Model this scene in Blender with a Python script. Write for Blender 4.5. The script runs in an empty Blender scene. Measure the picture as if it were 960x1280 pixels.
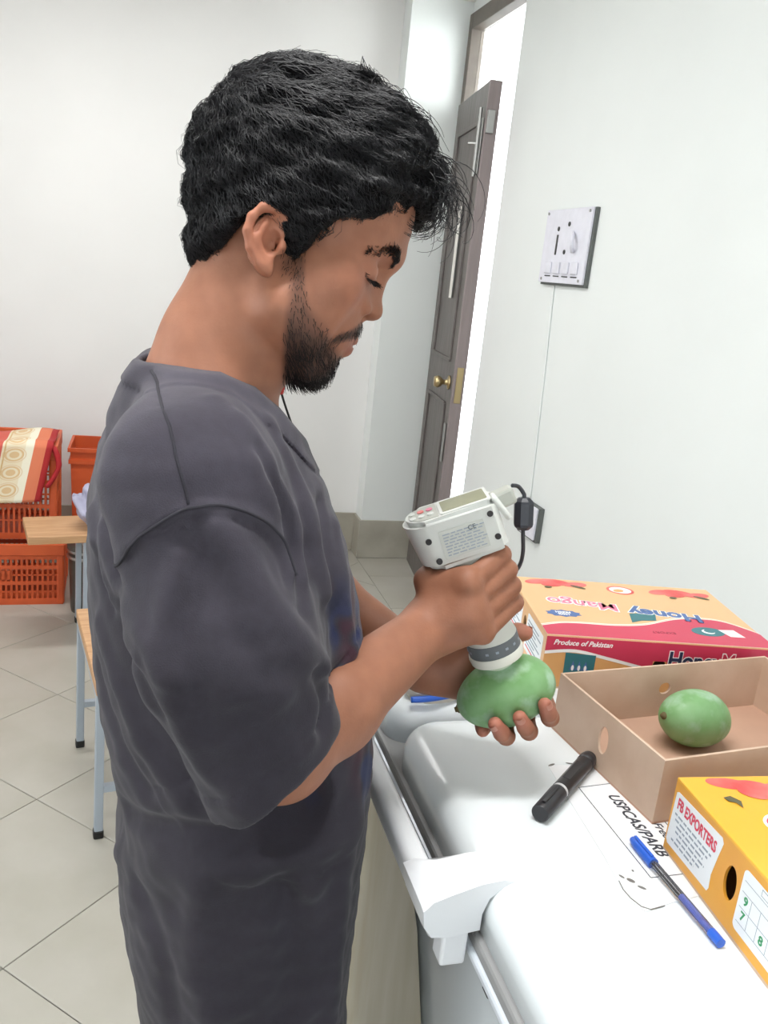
import bpy, bmesh, math, random
import numpy as np
from mathutils import Vector, Matrix

random.seed(7)
SC = bpy.context.scene
COL = SC.collection

# ------------------------------------------------------------------ camera
CAM_POS = np.array([0.0, 0.0, 1.50])
def cam_axes(yaw, pitch, roll):
    cy, sy, cp, sp = math.cos(yaw), math.sin(yaw), math.cos(pitch), math.sin(pitch)
    fwd = np.array([sy*cp, cy*cp, -sp]); right = np.array([cy, -sy, 0.0]); up = np.cross(right, fwd)
    c, s = math.cos(roll), math.sin(roll)
    return c*right + s*up, -s*right + c*up, fwd
CR, CU, CF = cam_axes(math.radians(16.4), math.radians(15.4), math.radians(6.05))
cam_data = bpy.data.cameras.new('camera'); cam = bpy.data.objects.new('camera', cam_data); COL.objects.link(cam)
cam_data.sensor_fit = 'VERTICAL'; cam_data.sensor_height = 24.0; cam_data.lens = 1080.0/1280.0*24.0
cam_data.clip_start = 0.02; cam_data.clip_end = 100
m = Matrix(((CR[0], CU[0], -CF[0], CAM_POS[0]), (CR[1], CU[1], -CF[1], CAM_POS[1]), (CR[2], CU[2], -CF[2], CAM_POS[2]), (0, 0, 0, 1)))
cam.matrix_world = m
SC.camera = cam

# ------------------------------------------------------------------ world, daylight, exposure
SC.view_settings.view_transform = 'Standard'
try: SC.view_settings.look = 'None'
except Exception: pass
SC.view_settings.gamma = 1.0
SC.view_settings.use_curve_mapping = False
SC.view_settings.exposure = 0.14
world = bpy.data.worlds.new('sky'); SC.world = world; world.use_nodes = True
bg = world.node_tree.nodes['Background']
bg.inputs[0].default_value = (0.93, 0.97, 1.0, 1); bg.inputs[1].default_value = 5.0

def area(name, loc, target, sx, sy, power, color=(1, 1, 1)):
    d = bpy.data.lights.new(name, 'AREA'); d.shape = 'RECTANGLE'; d.size = sx; d.size_y = sy
    d.energy = power; d.color = color
    o = bpy.data.objects.new(name, d); COL.objects.link(o); o.location = loc
    o.rotation_euler = (Vector(target)-Vector(loc)).to_track_quat('-Z', 'Y').to_euler()
    return o
# daylight through the window in the left wall and the one behind the photographer
area('daylight_left_window', (-2.15, 1.1, 1.75), (1.0, 1.3, 1.1), 1.9, 1.3, 20, (0.95, 0.98, 1.0))
area('daylight_rear_window', (-0.3, -1.75, 1.85), (0.3, 2.0, 1.2), 2.2, 1.3, 3, (0.97, 0.99, 1.0))
# daylight falling in through the transom and the open door
area('daylight_door', (2.6, 3.5, 2.3), (1.3, 4.1, 1.9), 1.2, 1.6, 75, (1.0, 1.0, 0.98))
# ------------------------------------------------------------------ object helpers
def link(o, parent=None):
    COL.objects.link(o)
    if parent is not None: o.parent = parent
    return o
def tag(o, label=None, cat=None, group=None, kind=None):
    if label: o['label'] = label
    if cat: o['category'] = cat
    if group: o['group'] = group
    if kind: o['kind'] = kind
    return o
def empty(name, loc=(0, 0, 0), rz=0.0, label=None, cat=None, group=None, kind=None, parent=None):
    o = bpy.data.objects.new(name, None); o.empty_display_size = 0.05
    link(o, parent); o.location = loc; o.rotation_euler = (0, 0, rz)
    return tag(o, label, cat, group, kind)
def bm_obj(name, bm, mat, parent=None, smooth=False, loc=None):
    me = bpy.data.meshes.new(name); bmesh.ops.recalc_face_normals(bm, faces=bm.faces); bm.to_mesh(me); bm.free()
    if mat is not None: me.materials.append(mat)
    if smooth:
        me.polygons.foreach_set('use_smooth', [True]*len(me.polygons))
    o = bpy.data.objects.new(name, me); link(o, parent)
    if loc is not None: o.location = loc
    return o
def py_obj(name, verts, faces, mat, parent=None, smooth=False):
    me = bpy.data.meshes.new(name)
    me.from_pydata([tuple(map(float, v)) for v in verts], [], [tuple(map(int, f)) for f in faces])
    if mat is not None: me.materials.append(mat)
    if smooth: me.polygons.foreach_set('use_smooth', [True]*len(me.polygons))
    me.update()
    return link(bpy.data.objects.new(name, me), parent)
def np_obj(name, V, Fq, mat, parent=None, smooth=True, col=None, extra=None):
    """fast mesh from numpy arrays (Fq: n x 3 or n x 4)"""
    me = bpy.data.meshes.new(name); k = Fq.shape[1]
    me.vertices.add(len(V)); me.vertices.foreach_set('co', np.ascontiguousarray(V, dtype=np.float32).ravel())
    me.loops.add(Fq.size); me.loops.foreach_set('vertex_index', np.ascontiguousarray(Fq, dtype=np.int32).ravel())
    me.polygons.add(len(Fq)); me.polygons.foreach_set('loop_start', np.arange(0, Fq.size, k, dtype=np.int32))
    me.update(calc_edges=True); me.validate()
    if smooth: me.polygons.foreach_set('use_smooth', np.ones(len(me.polygons), dtype=bool))
    if col is not None:
        a = me.color_attributes.new('Tint', 'FLOAT_COLOR', 'POINT')
        a.data.foreach_set('color', np.ascontiguousarray(np.c_[col, np.ones(len(col))], dtype=np.float32).ravel())
    if mat is not None: me.materials.append(mat)
    return link(bpy.data.objects.new(name, me), parent)
def bx(bm, c, s, rz=0.0, bev=0.0, seg=2, M=None):
    """box centred at c with size s"""
    r = bmesh.ops.create_cube(bm, size=1.0); vs = r['verts']
    T = Matrix.Translation(c) @ Matrix.Rotation(rz, 4, 'Z') @ Matrix.Diagonal((s[0], s[1], s[2], 1))
    if M is not None: T = M @ T
    bmesh.ops.transform(bm, matrix=T, verts=vs)
    if bev > 0:
        es = list({e for v in vs for e in v.link_edges})
        bmesh.ops.bevel(bm, geom=es, offset=bev, segments=seg, profile=0.5, affect='EDGES')
    return bm
def cyl(bm, p, q, r0, r1=None, n=24, caps=True):
    p, q = Vector(p), Vector(q); d = q-p
    r = bmesh.ops.create_cone(bm, cap_ends=caps, cap_tris=False, segments=n, radius1=r0, radius2=r0 if r1 is None else r1, depth=d.length)
    T = Matrix.Translation((p+q)/2) @ d.to_track_quat('Z', 'Y').to_matrix().to_4x4()
    bmesh.ops.transform(bm, matrix=T, verts=r['verts'])
    return bm
def lathe(bm, prof, n=32, M=None):
    """prof: list of (radius, z)"""
    rings = []
    for r, z in prof:
        if r < 1e-6: rings.append([bm.verts.new((0, 0, z))])
        else: rings.append([bm.verts.new((r*math.cos(2*math.pi*i/n), r*math.sin(2*math.pi*i/n), z)) for i in range(n)])
    for a, b in zip(rings, rings[1:]):
        for i in range(n):
            j = (i+1) % n
            if len(a) == 1 and len(b) == 1: continue
            if len(a) == 1: bm.faces.new((a[0], b[i], b[j]))
            elif len(b) == 1: bm.faces.new((a[i], a[j], b[0]))
            else: bm.faces.new((a[i], a[j], b[j], b[i]))
    if M is not None: bmesh.ops.transform(bm, matrix=M, verts=[v for r in rings for v in r])
    return bm
def tube(bm, pts, rad, n=10, closed=False):
    """tube along a polyline; rad scalar or list"""
    P_ = [Vector(p) for p in pts]; N = len(P_)
    if not hasattr(rad, '__len__'): rad = [rad]*N
    t = [(P_[(i+1) % N]-P_[i-1] if closed else P_[min(i+1, N-1)]-P_[max(i-1, 0)]).normalized() for i in range(N)]
    u = t[0].orthogonal().normalized(); rings = []
    for i in range(N):
        u = (u - t[i]*u.dot(t[i])).normalized(); w = t[i].cross(u)
        rings.append([bm.verts.new(P_[i]+(u*math.cos(2*math.pi*k/n)+w*math.sin(2*math.pi*k/n))*rad[i]) for k in range(n)])
    for i in range(N if closed else N-1):
        a, b = rings[i], rings[(i+1) % N]
        for k in range(n): bm.faces.new((a[k], a[(k+1) % n], b[(k+1) % n], b[k]))
    if not closed: bm.faces.new(rings[0][::-1]); bm.faces.new(rings[-1])
    return bm
def smooth_path(pts, n=8, closed=False):
    """Catmull-Rom through pts"""
    p = [np.array(q, float) for q in pts]; out = []; N = len(p)
    for i in range(N if closed else N-1):
        if closed: a, b, c, d = p[i-1], p[i], p[(i+1) % N], p[(i+2) % N]
        else: a, b, c, d = p[max(i-1, 0)], p[i], p[i+1], p[min(i+2, N-1)]
        for k in range(n):
            t = k/n; out.append(.5*((2*b)+(-a+c)*t+(2*a-5*b+4*c-d)*t*t+(-a+3*b-3*c+d)*t**3))
    if not closed: out.append(p[-1])
    return out
def prism(bm, poly, z0, z1, M=None):
    """extrude a 2-D polygon along z"""
    a = [bm.verts.new((x, y, z0)) for x, y in poly]; b = [bm.verts.new((x, y, z1)) for x, y in poly]
    n = len(poly); bm.faces.new(a[::-1]); bm.faces.new(b)
    for i in range(n): bm.faces.new((a[i], a[(i+1) % n], b[(i+1) % n], b[i]))
    if M is not None: bmesh.ops.transform(bm, matrix=M, verts=a+b)
    return bm
def rrect(w, h, r, n=5, cx=0.0, cy=0.0):
    out = []
    for sx, sy, a0 in ((1, 1, 0), (-1, 1, 90), (-1, -1, 180), (1, -1, 270)):
        for k in range(n+1):
            a = math.radians(a0+90*k/n); out.append((cx+sx*(w/2-r)+r*math.cos(a), cy+sy*(h/2-r)+r*math.sin(a)))
    return out
def text_mesh(name, body, size, M, mat, parent, extrude=0.0002, offset=0.0, align='CENTER', shear=0.0, xs=1.0, space=1.0):
    cu = bpy.data.curves.new(name, 'FONT'); cu.body = body; cu.size = size; cu.extrude = extrude; cu.offset = offset
    cu.align_x = align; cu.align_y = 'CENTER'; cu.shear = shear; cu.resolution_u = 3; cu.space_character = space
    t = bpy.data.objects.new(name, cu); COL.objects.link(t)
    me = bpy.data.meshes.new_from_object(t.evaluated_get(bpy.context.evaluated_depsgraph_get()))
    bpy.data.objects.remove(t); bpy.data.curves.remove(cu)
    me.transform(M @ Matrix.Diagonal((xs, 1, 1, 1))); me.name = name
    me.materials.clear(); me.materials.append(mat)
    return link(bpy.data.objects.new(name, me), parent)
def frame_M(o, x, y, z=None):
    """matrix with origin o, axes x, y, (z)"""
    x = Vector(x).normalized(); y = Vector(y); y = (y-x*y.dot(x)).normalized(); z = x.cross(y)
    return Matrix(((x.x, y.x, z.x, o[0]), (x.y, y.y, z.y, o[1]), (x.z, y.z, z.z, o[2]), (0, 0, 0, 1)))

# ------------------------------------------------------------------ materials
MATS = {}
def mat(name, color, rough=0.5, metal=0.0, noise=0.0, nscale=20.0, bump=0.0, bscale=200.0, spec=0.5, color2=None, stretch=None, trans=0.0, sss=0.0, tint=False, coat=0.0, emit=None, sheen=0.0, detail=4.0):
    if name in MATS: return MATS[name]
    m = bpy.data.materials.new(name); m.use_nodes = True; nt = m.node_tree; N = nt.nodes; L = nt.links
    b = N['Principled BSDF']
    b.inputs['Base Color'].default_value = (*color, 1); b.inputs['Roughness'].default_value = rough
    b.inputs['Metallic'].default_value = metal; b.inputs['Specular IOR Level'].default_value = spec
    if trans: b.inputs['Transmission Weight'].default_value = trans
    if coat: b.inputs['Coat Weight'].default_value = coat
    if sheen: b.inputs['Sheen Weight'].default_value = sheen; b.inputs['Sheen Roughness'].default_value = .4
    if sss:
        b.inputs['Subsurface Weight'].default_value = sss; b.inputs['Subsurface Radius'].default_value = (1, .35, .2); b.inputs['Subsurface Scale'].default_value = .006
    if emit: b.inputs['Emission Color'].default_value = (*emit[:3], 1); b.inputs['Emission Strength'].default_value = emit[3]
    tc = N.new('ShaderNodeTexCoord'); src = tc.outputs['Object']
    if stretch:
        mp = N.new('ShaderNodeMapping'); mp.inputs['Scale'].default_value = stretch; L.new(src, mp.inputs['Vector']); src = mp.outputs['Vector']
    last = None
    if tint:
        at = N.new('ShaderNodeAttribute'); at.attribute_name = 'Tint'; last = at.outputs['Color']; L.new(last, b.inputs['Base Color'])
    if noise or color2:
        nz = N.new('ShaderNodeTexNoise'); nz.inputs['Scale'].default_value = nscale; nz.inputs['Detail'].default_value = detail; L.new(src, nz.inputs['Vector'])
        mx = N.new('ShaderNodeMix'); mx.data_type = 'RGBA'; mx.blend_type = 'MIX'
        c2 = color2 if color2 else tuple(max(0, c*(1-noise)) for c in color)
        if last is not None:
            mx.blend_type = 'MULTIPLY'; L.new(last, mx.inputs[6]); mx.inputs[7].default_value = (1-noise, 1-noise*1.1, 1-noise*1.2, 1)
        else:
            mx.inputs[6].default_value = (*color, 1); mx.inputs[7].default_value = (*c2, 1)
        rp = N.new('ShaderNodeMapRange'); rp.inputs[1].default_value = .35; rp.inputs[2].default_value = .65
        L.new(nz.outputs[0], rp.inputs[0]); L.new(rp.outputs[0], mx.inputs[0]); L.new(mx.outputs[2], b.inputs['Base Color'])
    if bump:
        nb = N.new('ShaderNodeTexNoise'); nb.inputs['Scale'].default_value = bscale; nb.inputs['Detail'].default_value = 3; L.new(src, nb.inputs['Vector'])
        bp = N.new('ShaderNodeBump'); bp.inputs['Strength'].default_value = bump; bp.inputs['Distance'].default_value = .002
        L.new(nb.outputs[0], bp.inputs['Height']); L.new(bp.outputs[0], b.inputs['Normal'])
    MATS[name] = m
    return m

# ------------------------------------------------------------------ signed-distance modelling
def smin(a, b, k):
    h = np.clip(.5+.5*(b-a)/k, 0, 1)
    return b+(a-b)*h-k*h*(1-h)
def smax(a, b, k): return -smin(-a, -b, k)
class Cone:                       # round cone between two points
    def __init__(s, a, b, ra, rb, k=.01):
        s.a = np.array(a, float); s.b = np.array(b, float); s.ra, s.rb, s.k = ra, rb, k
        s.c = (s.a+s.b)/2; s.R = np.linalg.norm(s.b-s.a)/2+max(ra, rb)
    def d(s, p):
        ab = s.b-s.a; pa = p-s.a; t = np.clip(pa@ab/max(ab@ab, 1e-12), 0, 1)
        return np.sqrt(((pa-t[:, None]*ab)**2).sum(1))-(s.ra+(s.rb-s.ra)*t)
class Ell:                        # ellipsoid; B = 3x3 rows are the axes
    def __init__(s, c, r, B=None, k=.01):
        s.c = np.array(c, float); s.r = np.array(r, float); s.B = np.eye(3) if B is None else np.array(B, float); s.k = k; s.R = s.r.max()
    def d(s, p):
        q = (p-s.c)@s.B.T; k0 = np.sqrt(((q/s.r)**2).sum(1)); k1 = np.sqrt(((q/s.r**2)**2).sum(1))
        return np.where(k1 > 1e-9, k0*(k0-1)/np.maximum(k1, 1e-9), -s.r.min())
class Cut:                        # smooth subtraction of another primitive
    def __init__(s, prim, k=.005): s.p = prim; s.k = k; s.c = prim.c; s.R = prim.R; s.cut = True
class Field:
    """ordered smooth union / subtraction with bounding-sphere culling"""
    def __init__(s, prims, post=None): s.prims = prims; s.post = post
    def __call__(s, p, c=None, R=None):
        d = np.full(len(p), 1.0)
        for q in s.prims:
            if c is not None and np.linalg.norm(q.c-c) > R+q.R+.05: continue
            if getattr(q, 'cut', False): d = smax(d, -q.p.d(p), q.k)
            else: d = smin(d, q.d(p), q.k)
        if s.post is not None: d = s.post(p, d, c, R)
        return d
def surface(field, lo, hi, h, B=14, slack=1.25):
    """sparse surface nets -> (verts, quads)"""
    lo = np.array(lo, float); hi = np.array(hi, float)
    nb = np.ceil((hi-lo)/(h*B)).astype(int); rad = B*h*.5*math.sqrt(3)
    ii = np.stack(np.meshgrid(*[np.arange(n) for n in nb], indexing='ij'), -1).reshape(-1, 3)
    cen = lo+(ii+.5)*B*h
    dc = np.concatenate([field(cen[i:i+20000]) for i in range(0, len(cen), 20000)])
    act = ii[np.abs(dc) < rad*slack+.004]
    g = np.arange(B+1); G = np.stack(np.meshgrid(g, g, g, indexing='ij'), -1).reshape(-1, 3)
    n1 = nb*B+3; key = lambda I: (I[..., 0]*n1[1]+I[..., 1])*n1[2]+I[..., 2]
    corners = np.array([[i, j, k] for i in (0, 1) for j in (0, 1) for k in (0, 1)])
    edges = [(a, b) for a in range(8) for b in range(a+1, 8) if np.abs(corners[a]-corners[b]).sum() == 1]
    KV, PV, Q, QS = [], [], [], []
    for blk in act:
        base = blk*B; pts = lo+(base+G)*h
        d = field(pts, lo+(blk+.5)*B*h, rad).reshape(B+1, B+1, B+1)
        s = d < 0
        if s.all() or not s.any(): continue
        cs = np.zeros((B, B, B), int)
        for ci, (i, j, k) in enumerate(corners): cs += s[i:i+B, j:j+B, k:k+B].astype(int)
        cells = np.argwhere((cs > 0) & (cs < 8))
        vals = np.stack([d[cells[:, 0]+i, cells[:, 1]+j, cells[:, 2]+k] for i, j, k in corners], 1)
        acc = np.zeros((len(cells), 3)); cnt = np.zeros(len(cells))
        for a, b in edges:
            va, vb = vals[:, a], vals[:, b]; x = (va < 0) != (vb < 0)
            t = np.where(x, va/np.where(x, va-vb, 1), 0)
            acc += np.where(x[:, None], corners[a]+t[:, None]*(corners[b]-corners[a]), 0); cnt += x
        KV.append(key(base+cells)); PV.append(lo+(base+cells+acc/cnt[:, None])*h)
        for ax in range(3):
            o = np.zeros(3, int); o[ax] = 1
            s0 = s[:B, :B, :B]; s1 = s[o[0]:o[0]+B, o[1]:o[1]+B, o[2]:o[2]+B]
            e = np.argwhere(s0 != s1)
            if len(e) == 0: continue
            sg = s0[e[:, 0], e[:, 1], e[:, 2]]; I = base+e
            u = np.zeros(3, int); v = np.zeros(3, int); u[(ax+1) % 3] = 1; v[(ax+2) % 3] = 1
            q = np.stack([key(I-u-v), key(I-v), key(I), key(I-u)], 1)
            q = np.where(sg[:, None], q, q[:, ::-1]); Q.append(q)
    KV = np.concatenate(KV); PV = np.concatenate(PV); Q = np.concatenate(Q)
    o = np.argsort(KV); KV = KV[o]; PV = PV[o]
    ix = np.searchsorted(KV, Q); ix = np.minimum(ix, len(KV)-1); ok = (KV[ix] == Q).all(1)
    return PV, ix[ok]
def vnoise(p, seed=0):
    """cheap smooth pseudo-noise from sines, range about -1..1"""
    r = np.random.RandomState(seed); o = np.zeros(len(p))
    for i in range(5):
        w = r.normal(size=3); w /= np.linalg.norm(w); o += np.sin(p@(w*(1+.35*i))*6.28+r.rand()*6.28)
    return o/3
# ------------------------------------------------------------------ palette
def C(r, g, b):                   # 8-bit sRGB -> linear
    f = lambda v: v/12.92 if v <= .04045 else ((v+.055)/1.055)**2.4
    return (f(r/255), f(g/255), f(b/255))
M_WALL = mat('wall_paint', C(230, 229, 228), .6, noise=.03, nscale=2.5, bump=.05, bscale=60)
M_WALLW = mat('wall_paint_cool', C(232, 236, 235), .55, noise=.03, nscale=2.0, bump=.05, bscale=60)
M_CEIL = mat('ceiling_paint', C(238, 237, 230), .7, noise=.02)
M_TILE = mat('floor_tile', C(178, 174, 165), .3, noise=.06, nscale=5, color2=C(170, 166, 155))
M_GROUT = mat('tile_grout', C(146, 141, 130), .8, noise=.1)
M_SKIRT = mat('skirting_stone', C(176, 172, 160), .4, color2=C(160, 155, 143), nscale=6)
M_DOOR = mat('door_wood_grey', C(112, 106, 103), .45, color2=C(88, 82, 80), nscale=7, stretch=(14, 14, 1.0), detail=6)
M_FRAME = mat('door_frame_paint', C(108, 100, 92), .5, color2=C(96, 88, 82), nscale=9)
M_BRASS = mat('worn_brass', C(190, 170, 130), .3, metal=1.0)
M_STEEL = mat('brushed_steel', C(170, 170, 168), .35, metal=1.0)
M_GLASS = mat('window_glass', (.95, .98, .97), .02, trans=1.0)
M_PAPER = mat('white_paper', C(232, 230, 224), .7, noise=.03)
M_ORANGE = mat('orange_plastic', C(216, 96, 48), .45, color2=C(198, 82, 40), nscale=6)
M_WOOD = mat('pale_plywood', C(200, 158, 118), .55, color2=C(182, 138, 98), nscale=6, stretch=(1.2, 14, 14))
M_LEG = mat('grey_painted_steel', C(170, 180, 192), .4, metal=.2)
M_BLACK = mat('black_rubber', C(24, 24, 26), .5)
M_TUBE = mat('lit_tube', (1, 1, 1), .4, emit=(1, .98, .94, 6))

# ------------------------------------------------------------------ the room
WX, PY, BY, LX, FY, CZ = 1.45, 4.32, 4.45, -2.3, -2.0, 2.76
DY0, DY1, DZ = 3.665, 4.30, 2.70
def struct(name, boxes, m, bev=0.0):
    bm = bmesh.new()
    for a, b in boxes:
        bx(bm, [(u+v)/2 for u, v in zip(a, b)], [abs(v-u) for u, v in zip(a, b)], bev=bev)
    return tag(bm_obj(name, bm, m), kind='structure')
floor = struct('floor', [((LX-.15, FY-.15, -.12), (WX+.15, BY+.15, -.008))], M_GROUT)
struct('ceiling', [((LX-.15, FY-.15, CZ), (WX+.15, BY+.15, CZ+.12))], M_CEIL)
struct('wall_right', [((WX, FY, -.05), (WX+.15, DY0, CZ)), ((WX, DY1, -.05), (WX+.15, BY, CZ)), ((WX, DY0, DZ), (WX+.15, DY1, CZ))], M_WALLW)
struct('wall_back', [((LX-.15, BY, -.05), (WX+.15, BY+.15, CZ))], M_WALL)
struct('wall_corner', [((1.150, PY, -.05), (WX-.001, BY-.001, CZ-.001))], M_WALLW)
struct('wall_left', [((LX-.15, FY, -.05), (LX, .15, CZ)), ((LX-.15, 2.05, -.05), (LX, BY, CZ)), ((LX-.15, .15, -.05), (LX, 2.05, 1.05)), ((LX-.15, .15, 2.4), (LX, 2.05, CZ))], M_WALL)
struct('wall_front', [((LX, FY-.15, -.05), (-1.4, FY, CZ)), ((.8, FY-.15, -.05), (WX+.15, FY, CZ)), ((-1.4, FY-.15, -.05), (.8, FY, 1.1)), ((-1.4, FY-.15, 2.45), (.8, FY, CZ))], M_WALL)
struct('baseboard_back', [((LX, BY-.012, 0), (1.149, BY-.0005, .215))], M_SKIRT, bev=.002)
struct('baseboard_corner', [((1.140, PY-.012, 0), (WX-.002, PY-.0005, .213)), ((1.138, PY-.012, 0), (1.1495, BY-.013, .213))], M_SKIRT, bev=.002)
struct('baseboard_right', [((WX-.012, FY+.01, 0), (WX-.0005, DY0-.06, .21))], M_SKIRT, bev=.002)
def window(name, o, u, w, h):
    """o lower corner, u horizontal direction"""
    e = empty(name, o, math.atan2(u[1], u[0]), kind='structure')
    for n, c, s in (('sill', (w/2, 0, .02), (w, .14, .04)), ('head', (w/2, 0, h-.02), (w, .1, .04)), ('jamb', (.02, 0, h/2), (.04, .1, h-.08)), ('jamb', (w-.02, 0, h/2), (.04, .1, h-.08)), ('mullion', (w/2, 0, h/2), (.04, .06, h-.08))):
        bm = bmesh.new(); bx(bm, c, s, bev=.004); bm_obj(n, bm, M_FRAME, e)
    for k in (0, 1):
        bm = bmesh.new(); bx(bm, (w*(.25+.5*k), 0, h/2), (w/2-.06, .005, h-.08)); bm_obj('pane', bm, M_GLASS, e)
window('window_1', (LX-.075, .15, 1.05), (0, 1), 1.9, 1.35)
window('window_2', (-1.4, FY-.075, 1.1), (1, 0), 2.2, 1.35)
# floor tiles: laid diagonally, with a straight border row along the right wall
def clip(poly, f):
    out = []
    for i, p in enumerate(poly):
        q = poly[(i+1) % len(poly)]; a, b = f(p), f(q)
        if a >= 0: out.append(p)
        if (a >= 0) != (b >= 0):
            t = a/(a-b); out.append((p[0]+(q[0]-p[0])*t, p[1]+(q[1]-p[1])*t))
    return out
TS, GAP, XB = .4305, .0012, 1.14
full = None
s2 = math.sqrt(.5)
for i in range(-12, 18):
    for j in range(-14, 14):
        u0, v0 = 1.376*s2+i*TS, 1.883*s2+j*TS        # u=(x+y)/sqrt2, v=(y-x)/sqrt2
        uv = [(u0+GAP, v0+GAP), (u0+TS-GAP, v0+GAP), (u0+TS-GAP, v0+TS-GAP), (u0+GAP, v0+TS-GAP)]
        poly = [((u-v)*s2, (u+v)*s2) for u, v in uv]
        cx, cy = sum(p[0] for p in poly)/4, sum(p[1] for p in poly)/4
        cl = poly
        for f in (lambda p: p[0]-LX-.002, lambda p: XB-GAP-p[0], lambda p: p[1]-FY-.002, lambda p: BY-.014-p[1]):
            cl = clip(cl, f)
            if len(cl) < 3: break
        if len(cl) < 3: continue
        whole = len(cl) == 4 and max(abs(a[0]-b[0])+abs(a[1]-b[1]) for a, b in zip(cl, poly)) < 1e-6
        if whole and full is not None:
            o = bpy.data.objects.new('tile', full); link(o, floor); o.location = (cx, cy, 0)
        else:
            bm = bmesh.new(); prism(bm, [(x-cx, y-cy) for x, y in cl], -.009, 0)
            if whole: bmesh.ops.bevel(bm, geom=[e for e in bm.edges if all(abs(v.co.z) < 1e-6 for v in e.verts)], offset=.001, segments=1, affect='EDGES')
            o = bm_obj('tile', bm, M_TILE, floor, loc=(cx, cy, 0))
            if whole: full = o.data
for k in range(16):
    y0 = FY+.002+k*TS; y1 = min(y0+TS-2*GAP, PY-.013)
    if y1-y0 < .03: break
    bm = bmesh.new(); bx(bm, ((XB+WX-.013)/2, (y0+y1)/2, -.0045), (WX-.013-XB-2*GAP, y1-y0, .009), bev=.001, seg=1); bm_obj('tile', bm, M_TILE, floor)

# ------------------------------------------------------------------ door with transom
door = empty('door_1', (WX, DY1, 0), kind='structure')
def dpart(name, c, s, m, parent=None, bev=.003, rz=0):
    bm = bmesh.new(); bx(bm, c, s, rz=rz, bev=bev); return bm_obj(name, bm, m, parent or door)
dw = DY1-DY0
dpart('jamb', (.015, -.022, DZ/2), (.07, .044, DZ), M_FRAME)
dpart('jamb', (.085, -dw+.02, DZ/2), (.11, .04, DZ), M_FRAME)
dpart('head', (.015, -dw/2-.001, DZ-.035), (.07, dw-.086, .07), M_FRAME)
dpart('transom_pane', (.03, -dw/2, 2.465), (.005, dw-.088, .32), M_GLASS, bev=0)
leaf = empty('leaf', (-.005, -.046, 0), math.radians(-7.2), parent=door)
LW = .60
def lpart(name, c, s, m=M_DOOR, parent=None, bev=.003):
    bm = bmesh.new(); bx(bm, c, s, bev=bev); return bm_obj(name, bm, m, parent or leaf)
# leaf frame: local y runs from hinge (0) to the free edge (-LW); local x is thickness, room side negative
lpart('slab', (-.018, -LW/2, 1.155), (.036, LW, 2.29))
lpart('edge_strip', (-.012, -LW-.010, 1.155), (.052, .020, 2.29), mat('door_edge', C(140, 128, 128), .5, noise=.12, nscale=8, stretch=(8, 8, 1)))
for z0, z1 in ((.18, .95), (1.15, 2.15)):
    for yy in (.10, LW-.10): lpart('panel_moulding', (-.040, -yy, (z0+z1)/2), (.010, .018, z1-z0))
    for zz in (z0, z1): lpart('panel_moulding', (-.040, -LW/2, zz), (.010, LW-.2, .018))
lpart('paper_strip', (-.0475, -LW*.62, 1.62), (.003, .045, .40), M_PAPER, bev=0)
kn = empty('knob', (-.036, -LW+.075, 1.05), parent=leaf)
bm = bmesh.new(); lathe(bm, [(0, 0), (.032, 0), (.032, .006), (.013, .010), (.011, .03), (.022, .04), (.028, .055), (.022, .07), (0, .072)], 24, Matrix.Rotation(-math.pi/2, 4, 'Y'))
bm_obj('handle', bm, M_BRASS, kn, smooth=True)
lpart('lock_plate', (-.012, -LW-.0205, 1.05), (.03, .004, .16), M_BRASS)
lpart('bolt_plate', (-.041, -LW+.03, 2.05), (.006, .04, .22), M_STEEL)
bm = bmesh.new(); cyl(bm, (-.052, -LW+.03, 1.93), (-.052, -LW+.03, 2.20), .007, n=12); cyl(bm, (-.052, -LW+.03, 2.06), (-.085, -LW+.05, 2.06), .006, n=10); bm_obj('sliding_bolt', bm, M_STEEL, leaf)
lpart('bolt_keeper', (-.02, -LW-.03, 2.14), (.03, .02, .09), M_STEEL)
lpart('lock_box', (-.041, -LW+.03, .78), (.006, .035, .18), M_STEEL)

# ------------------------------------------------------------------ wall electrics
M_PVC = mat('aged_white_pvc', C(226, 226, 236), .4, noise=.06, nscale=30, spec=.4)
M_HOLE = mat('dark_hole_fill', C(62, 62, 62), .7)  # flat dark fill standing in for the depth of holes and gaps
M_BOXEDGE = mat('dark_back_box', C(96, 100, 98), .6)
sb = empty('switchboard', (WX, 2.945, 1.655), label='large paint-splashed switchboard high on the right wall', cat='switchboard')
def wpart(name, parent, y, z, sy, sz, x, sx, m, bev=.002):
    bm = bmesh.new(); bx(bm, (-x-sx/2, y, z), (sx, sy, sz), bev=bev); return bm_obj(name, bm, m, parent)
wpart('back_box', sb, -.004, -.004, .358, .264, .0, .014, M_BOXEDGE)
wpart('cover', sb, .0, .0, .35, .255, .014, .01, M_PVC)
for y, z in ((.16, .115), (-.16, .115), (.15, -.115), (-.15, -.115)):
    bm = bmesh.new(); cyl(bm, (-.024, y, z), (-.027, y, z), .005, n=12); bm_obj('screw', bm, M_STEEL, sb)
for y, z in ((.06, .06), (-.02, .075), (-.01, -.02)):
    bm = bmesh.new(); cyl(bm, (-.024, y, z), (-.0265, y, z), .008, n=14); bm_obj('socket_hole', bm, M_HOLE, sb)
wpart('switch_slot', sb, .06, .005, .010, .07, .024, .003, M_HOLE, .001)
for y in (.10, .03, -.04, -.11):
    r = wpart('rocker_switch', sb, y, -.075, .05, .04, .024, .007, M_PVC, .003); wpart('rocker_gap', r, y, -.104, .045, .004, .024, .002, M_HOLE, 0)
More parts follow.
